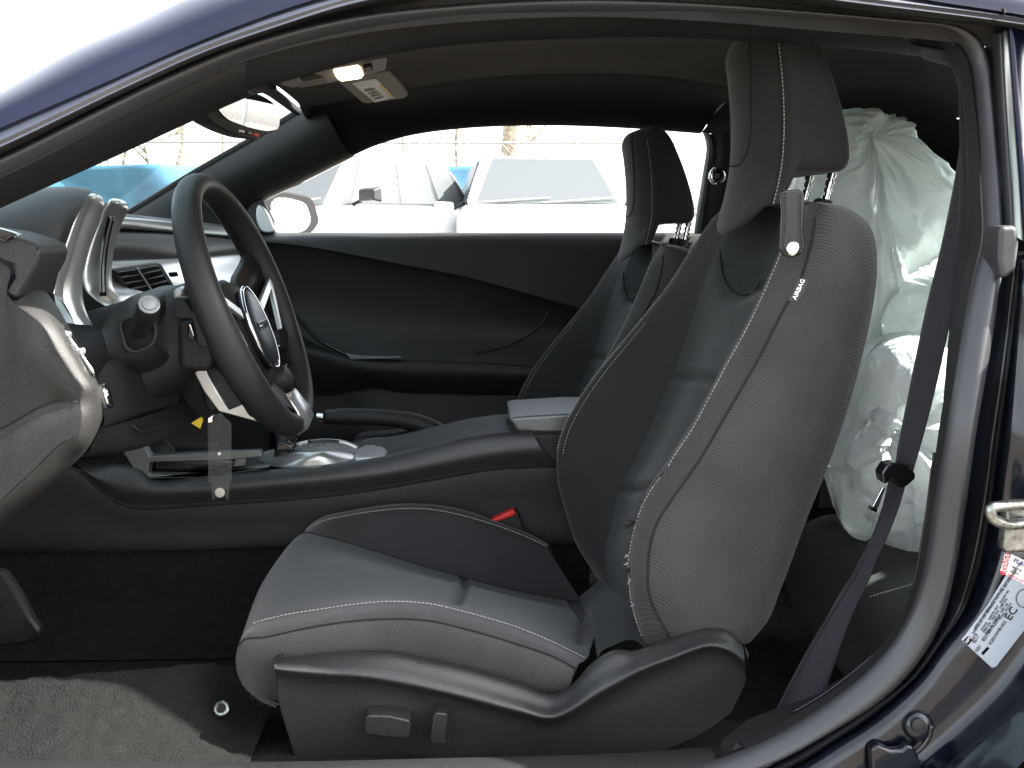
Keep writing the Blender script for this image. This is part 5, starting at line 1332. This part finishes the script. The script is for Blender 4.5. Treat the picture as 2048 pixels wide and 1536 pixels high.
grid('side_panel', surf([[p + V((0, .006, .008)) for p in sD], sD, sDm, sE, [p + V((0, .012, -.004)) for p in sE]], 5), M['plastic'], cc)
grid('tunnel_carpet', surf([[p + V((0, .010, 0)) for p in sE], [V((p.x, 1.72, .36)) for p in sE], [V((p.x, 1.66, .285)) for p in sE]], 4), M['carpet'], cc)
# top deck (between the rails)
dk0 = [p + V((0, .012, -.006)) for p in sA]
dk1 = [V((p.x, 1.82, p.z - .008)) for p in dk0]; dk2 = [V((p.x, 1.93, p.z - .004)) for p in dk0]
grid('top_deck', surf([dk0, dk1, dk2, [p + V((0, .01, -.3)) for p in dk2]], 3), M['plastic_dark'], cc)
# front tray: silver framed well
slab('tray_frame', [(246,905),(276,884),(292,898),(300,912),(425,905),(520,902),(525,914),(440,922),(300,925),(297,948),(420,951),(520,932),(540,934),(420,956),(300,957),(272,945)], 1.72, .02, M['silver_dark'], cc, .003, 0, 3)
slab('tray_well', [(298,924),(430,921),(470,925),(430,952),(298,950)], 1.75, .05, M['gloss'], cc, .003)
slab('tray_back', [(270,886),(290,896),(300,913),(425,904),(430,893),(340,893)], 1.90, .04, M['plastic_dark'], cc, .003)
for a in ([(466,934),(472,914),(496,909),(490,932)], [(494,906),(500,902),(520,902),(512,910)]):
    slab('tray_button', a, 1.735, .01, M['silver_dark'], cc, .002)
# shifter plate
def ring_px(cu_, cv, ru, rv, Y, tiltv, n=44): return [P(cu_ + ru*math.cos(t), cv + rv*math.sin(t) + tiltv*math.cos(t), Y - .10*math.sin(t)) for t in [2*math.pi*i/n for i in range(n)]]
rg = [ring_px(622, 914, 104, 23, 1.82, -6), ring_px(622, 910, 98, 21, 1.82, -6), ring_px(624, 905, 84, 17, 1.82, -5), ring_px(626, 899, 50, 9, 1.82, -3)]
sp_l = grid('shifter_plate', list(map(list, zip(*rg))), M['silver'], cc, closed=True, caps=True)
tube('plate_rim', [p + V((0, 0, .001)) for p in ring_px(622, 913, 103, 23, 1.82, -6)], .0022, M['silver_dark'], sp_l, 6, True)
gate = C([(592,893,1.80),(620,887,1.80),(655,885,1.80),(690,889,1.80),(716,900,1.80)], n=20)
tube('gate_slot', [p + V((0, -.004, .004)) for p in gate[4:14]], .0035, M['gloss'], sp_l, 8)
tube('gate_rim', [p + V((0, 0, .003)) for p in gate], .004, M['silver'], sp_l, 8)
text('lettering', 'P R N D M', P(606, 899, 1.775) + V((0, -.004, .004)), P(680, 893, 1.775) - P(606, 899, 1.775), V((0, .5, 1)), .0095, M['ink'], sp_l)
prism('plate_tail', [P(*p) for p in [(706,900,1.80),(728,889,1.87),(764,889,1.88),(776,899,1.82),(772,911,1.75),(745,915,1.74),(708,918,1.75)]], (0, 0, -.02), M['silver'], cc, .006, 4)
shf = tube('shift_lever', S3([tuple(P(568,912,1.80)), tuple(P(566,885,1.80)), tuple(P(560,850,1.80)), tuple(P(552,800,1.80))], 12), .013, M['plastic_dark'], cc, 14, scale=[1.5, 1.3, 1.1, 1, .9, .9, .9, .9, 1.2, 1.6, 1.8, 1.6])
slab('lever_boot', [(545,906),(552,886),(574,882),(586,890),(590,904)], 1.78, .06, M['gloss'], cc, .01, 0, 4)
# far rail and the hand brake lever
fr0 = C([(700,893),(800,880),(888,862),(950,847),(1013,838),(1060,836)], 1.92, 30)
grid('far_rail', surf([[p + V((0, -.02, -.004)) for p in fr0], fr0, [p + V((0, .03, -.03)) for p in fr0], [p + V((0, .03, -.3)) for p in fr0]], 4), M['soft'], cc)
hb_ = thing('hand_brake', P(760, 845, 2.0), 'black hand brake lever with a bright tip on the far console rail', 'hand brake')
hb0 = S3([tuple(P(u, v, 2.0)) for u, v in [(648,834),(700,833),(770,836),(815,842),(850,853),(885,872)]], 24)
hv = sweep('lever', hb0, [(.017*math.cos(a), .015*math.sin(a)) for a in [2*math.pi*i/16 for i in range(16)]], M['leather'], hb_, scale=[.9]*3 + [1]*12 + [1.1, 1.15, 1.2, 1.2, 1.25, 1.25, 1.3, 1.3, 1.3])
lathe('release_button', P(640,834,2.0), (-1, 0, .02), [(-.02, .008), (.006, .008), (.009, .005)], M['chrome'], hb_, 20)
slab('boot', [(700,886),(720,878),(790,873),(830,868),(860,880),(820,900),(700,905)], 1.96, .08, M['leather'], hb_, .01, 0, 4)
stitches('stitching', C([(718,884),(740,878),(790,874),(820,872)], 1.955, 20), M['thread'], hb_, off=V((0, -.003, 0)), w=.0007)
# armrest lid
lid = slab('armrest_lid', [(1016,838),(1030,834),(1140,827),(1200,828),(1200,870),(1120,866),(1040,866),(1032,862)], 1.74, .17, M['silver_dark'], cc, .006, 0, 4)
slab('lid_base', [(1036,868),(1120,868),(1200,872),(1200,930),(1078,928),(1060,900)], 1.722, .2, M['plastic'], cc, .006, 0, 4)
tube('lid_gap', C([(1014,838,1.73),(1030,864,1.722),(1055,896,1.714),(1078,928,1.714)], n=16), .004, M['seam'], cc, 6)

# ================================================================== outside: fence, tarp, trees, parked cars
FY = 17.0
fn = thing('chain_link_fence', (0, FY, 0), 'galvanised chain link fence behind the parked white cars', 'fence')
zt = P(800, 285, FY).z
def rod(name, a, b, r, mat, par, k=8):
    return tube(name, [V(a), V(b)], r, mat, par, k)
posts = [(-14 + 2.6*i) for i in range(12)]
for x in posts: rod('post', (x, FY, 0), (x, FY, zt + .06), .03, M['steel'], fn)
rod('top_rail', (-15, FY, zt), (15, FY, zt), .022, M['steel'], fn)
vs_, fs_ = [], []
x = -15.0
while x < 15:
    for sg in (-1, 1):
        a, b = V((x, FY + .02*sg, .05)), V((x + sg * zt * .9, FY + .02*sg, zt))
        v2, f2 = sweep_data([a, b], circ(.0025, 3), caps=False)
        fs_ += [tuple(q + len(vs_) for q in f) for f in f2]; vs_ += v2
    x += .14
tag(link('wire_mesh', mesh('wire_mesh', vs_, fs_), M['steel'], fn), kind='stuff')
# tarp hung on the fence, sagging and creased
ztp = P(800, 332, FY).z
nx, nz_ = 160, 24
vs_, fs_ = [], []
for i in range(nx + 1):
    for j in range(nz_ + 1):
        x = -12.5 + (12.5 + P(972, 332, FY).x) * i / nx; t = j / nz_
        top_ = ztp + .025 * noise.noise(V((x * .8, 0, 3))) - .02 * abs(math.sin(x * 1.2))
        p = V((x, FY - .35, .05 + (top_ - .05) * t))
        cr = 1 - abs(noise.noise(V((x * 1.3 + t * 1.6, t * 1.1, 1)))) * 2
        p.y += .16 * noise.noise(V((x * 1.1, t * 1.2, 0))) + .12 * (1 - abs(noise.noise(V((x * .9 + t * 2.2, t * .8, 1)))) * 2.4) * (.3 + .7 * t)
        vs_.append(p)
for i in range(nx):
    for j in range(nz_):
        a = i * (nz_ + 1) + j
        fs_.append((a, a + nz_ + 1, a + nz_ + 2, a + 1))
tp = link('tarp', mesh('tarp', vs_, fs_), M['tarp'])
solid(tp, .004)
tag(tp, 'creased blue tarp hung along the chain link fence', 'tarp')

def bare_tree(u, Y, h, r, seed, label, lean=0.0):
    rnd = random.Random(seed)
    base = V((P(u, 430, Y).x, Y, 0))
    t = thing('bare_tree', tuple(base), label, 'tree', 'leafless trees beyond the fence')
    path = [base + V((lean * k / 8 * h * .2 + rnd.uniform(-.06, .06), rnd.uniform(-.05, .05), h * k / 8)) for k in range(9)]
    path = S3([tuple(p) for p in path], 24)
    tube('trunk', path, r, M['bark'], t, 10, scale=[1.25 - 1.1 * i / 23 for i in range(24)])
    vv, ff_ = [], []
    def limb(p, d, l, rad, depth):
        pts, q, dd = [p], p, d.normalized()
        for i in range(6):
            dd = (dd + V((rnd.uniform(-.25, .25), rnd.uniform(-.25, .25), rnd.uniform(-.1, .22)))).normalized()
            q = q + dd * l / 6; pts.append(q)
        v2, f2 = sweep_data(pts, circ(rad, 5), V((.3, 1, .2)).normalized(), scale=[1 - .13 * i for i in range(7)])
        ff_.extend(tuple(x + len(vv) for x in f) for f in f2); vv.extend(v2)
        if depth:
            for i in range(3 + depth):
                k = rnd.randint(1, 6)
                limb(pts[k], dd + V((rnd.uniform(-1, 1), rnd.uniform(-1, 1), rnd.uniform(-.2, .8))), l * rnd.uniform(.35, .6), rad * .5, depth - 1)
    for i in range(7):
        k = rnd.randint(5, 22)
        a = rnd.uniform(0, 6.28)
        limb(path[k], V((math.cos(a), math.sin(a), rnd.uniform(.1, .9))), rnd.uniform(.8, 2.0) * (1.2 - k / 30), r * .35, 1)
    link('crown', mesh('crown', vv, ff_), M['bark'], t)
bare_tree(262, 19.5, 3.7, .11, 1, 'slim leafless tree behind the tarp beside two thicker trunks')
bare_tree(330, 18.6, 3.5, .06, 2, 'leaning thin leafless sapling just behind the tarp', -.6)
bare_tree(372, 20.3, 3.9, .18, 3, 'thickest leafless trunk seen through the windshield')
bare_tree(430, 21.4, 3.9, .065, 4, 'thin forked leafless tree near the interior mirror', .5)
bare_tree(905, 21.0, 7, .06, 5, 'thin leafless tree above the gap between the white cars', .3)
bare_tree(1032, 22.0, 9.0, .28, 6, 'broad leafless trunk seen through the far side window')
bare_tree(830, 20.0, 6, .045, 7, 'spindly leafless sapling over the crossover roof', -.3)

def parked(name, label, cx, cy, yaw, belt, roof, wid, hood_z, L=4.5, wind=.75, cat='car', mz=.03):
    """a white car, nose towards -Y before turning; > body, windows, mirrors, wheels, lights"""
    t = thing(name, (cx, cy, 0), label, cat, 'white cars parked behind the far door')
    Rm = Matrix.Rotation(yaw, 3, 'Z')
    def T_(p): return V((cx, cy, 0)) + Rm @ V(p)
    hw = wid / 2
    # lower body: cross-sections from nose to tail
    secs = [(-L/2, .80, hood_z * .62, .40), (-L/2 + .08, .93, hood_z * .82, .30), (-L/2 + .35, .98, hood_z * .94, .24), (-L/2 + .9, 1.0, hood_z * .99, .22), (-L/2 + 1.25, 1.0, belt, .22), (0, 1.0, belt, .22), (L/2 - .6, 1.0, belt + .02, .24), (L/2 - .1, .96, belt, .32), (L/2, .88, belt - .15, .42)]
    rings = []
    for y, k, zt_, zb in secs:
        w = hw * k; m = zb + (zt_ - zb) * .62
        rings.append([T_(p) for p in [(-w*.90, y, zb), (-w, y, zb + .1), (-w, y, m), (-w*.94, y, zt_ - .04), (-w*.80, y, zt_), (0, y, zt_ + .02), (w*.80, y, zt_), (w*.94, y, zt_ - .04), (w, y, m), (w, y, zb + .1), (w*.90, y, zb)]])
    cols_ = list(map(list, zip(*rings)))
    n_ = 30
    cols_ = [S3([tuple(p) for p in c], n_) for c in cols_]
    grid('body', surf(cols_, 3, True), M['car_white'], t, closed=True, caps=True)
    # greenhouse
    yA, yB, yC, yD = -L/2 + 1.15, -L/2 + 1.15 + wind, L/2 - .75, L/2 - .25
    wb, wt = hw * .90, hw * .70
    zb = belt - .01
    B0 = [(-wb, yA, zb), (wb, yA, zb), (wb, yD, zb), (-wb, yD, zb)]
    T0 = [(-wt, yB, roof), (wt, yB, roof), (wt, yC, roof), (-wt, yC, roof)]
    vv = [T_(p) for p in B0 + T0]
    gh = link('greenhouse', fixn(mesh('greenhouse', vv, [(0,1,5,4),(1,2,6,5),(2,3,7,6),(3,0,4,7),(4,5,6,7),(3,2,1,0)])), M['car_white'], t)
    bevel(gh, .07, 4)
    def win(nm, a, b, c, d, s0, s1, t0, t1, off_=.012):
        q = lambda s, u: (V(a).lerp(V(b), s)).lerp(V(d).lerp(V(c), s), u)
        nrm = (V(b) - V(a)).cross(V(d) - V(a)).normalized()
        ps = [q(s0[0], t0), q(s1[0], t0), q(s1[1], t1), q(s0[1], t1)]
        ps = [T_(p + nrm * off_) for p in ps]
        o = link(nm, fixn(mesh(nm, ps + [p - Rm @ (nrm * .01) for p in ps], [(0,1,2,3),(7,6,5,4),(0,4,5,1),(1,5,6,2),(2,6,7,3),(3,7,4,0)])), M['car_glass'], t)
        return bevel(o, .02, 2)
    win('windshield', B0[0], B0[1], T0[1], T0[0], (.06, .10), (.94, .90), .03, .93)
    win('rear_window', B0[2], B0[3], T0[3], T0[2], (.08, .12), (.92, .88), .12, .90)
    for a, b, c, d in ((B0[1], B0[2], T0[2], T0[1]), (B0[3], B0[0], T0[0], T0[3])):
        fl = a is B0[3]
        win('window_trim', a, b, c, d, (.05, .02) if not fl else (.06, .03), (.94, .97) if not fl else (.95, .98), .045, .92, .005).data.materials[0] = M['rubber']
        for s0, s1 in (((.10, .04), (.38, .36)), ((.41, .39), (.66, .68)), ((.69, .71), (.88, .94))):
            if fl: s0, s1 = (1 - s1[0], 1 - s1[1]), (1 - s0[0], 1 - s0[1])
            win('side_window', a, b, c, d, s0, s1, .08, .88)
    for sg in (-1, 1):
        mm = link('door_mirror', fixn(mesh('door_mirror', [T_(p) for p in [(sg*(hw+.02), yA+.42, belt+mz), (sg*(hw+.24), yA+.40, belt+mz+.01), (sg*(hw+.24), yA+.38, belt+mz+.16), (sg*(hw+.02), yA+.40, belt+mz+.15), (sg*(hw+.02), yA+.30, belt+mz+.02), (sg*(hw+.22), yA+.27, belt+mz+.03), (sg*(hw+.22), yA+.27, belt+mz+.13), (sg*(hw+.02), yA+.30, belt+mz+.13)]], [(0,1,2,3),(7,6,5,4),(0,4,5,1),(1,5,6,2),(2,6,7,3),(3,7,4,0)])), M['plastic_dark'] if sg > 0 else M['car_white'], t)
        bevel(mm, .02)
        tube('mirror_arm', [T_((sg*(hw-.1), yA+.40, belt+.02)), T_((sg*(hw+.08), yA+.36, belt+mz+.05))], .02, M['plastic_dark'], t, 8)
        hl = link('headlight', fixn(mesh('headlight', [T_(p) for p in [(sg*hw*.55, -L/2+.03, hood_z*.72), (sg*hw*.92, -L/2+.14, hood_z*.74), (sg*hw*.92, -L/2+.22, hood_z*.84), (sg*hw*.55, -L/2+.09, hood_z*.82), (sg*hw*.55, -L/2+.2, hood_z*.72), (sg*hw*.9, -L/2+.3, hood_z*.74), (sg*hw*.9, -L/2+.3, hood_z*.84), (sg*hw*.55, -L/2+.2, hood_z*.82)]], [(0,1,2,3),(7,6,5,4),(0,4,5,1),(1,5,6,2),(2,6,7,3),(3,7,4,0)])), M['chrome'], t)
        for yw in (-L/2 + .85, L/2 - .85):
            w_ = lathe('wheel', T_((sg*(hw-.20), yw, .34)), Rm @ V((sg, 0, 0)), [(0, .28), (.0, .34), (.19, .34), (.21, .30), (.21, .22)], M['tyre'], t, 28)
            lathe('rim', T_((sg*(hw-.02), yw, .34)), Rm @ V((sg, 0, 0)), [(0, .22), (.025, .21), (.01, .12), (.03, .05)], M['steel'], w_, 20)
    for (x0, x1, yo) in ((-.55, .02, -.010), (-.05, .5, -.016)):
        tube('wiper', [T_((x0*hw*1.5, yA - .01, belt + .025)), T_((x1*hw*1.5, yA + yo + .05, belt + .075))], .006, M['steel'], t, 6)
    for zz in (.50, .58, .66):
        tube('grille_bar', [T_((-hw*.45, -L/2 - .005 + (zz-.5)*.1, hood_z*zz/.66*.68)), T_((hw*.45, -L/2 - .005 + (zz-.5)*.1, hood_z*zz/.66*.68))], .02, M['plastic_dark'], t, 6)
    for sg in (-1, 1):
        tube('roof_bar', [T_((sg*wt*.92, yB + .25, roof + .03)), T_((sg*wt*.92, (yB+yC)/2, roof + .06)), T_((sg*wt*.92, yC - .15, roof + .03))], .016, M['steel'], t, 8)
    return t
xa = P(690, 430, 10.5).x
parked('parked_crossover', 'white crossover with a dark door mirror, parked furthest from the coupe', xa - .26, 11.0, R(-27), 1.13, 1.66, 1.84, 1.08)
xb = P(1082, 430, 11.0).x
parked('parked_van', 'tall white van facing the coupe with wipers at its wide windshield', xb, 12.2, R(3), 1.16, 1.70, 1.96, 1.10, L=4.9, wind=.55, cat='van', mz=-.12)
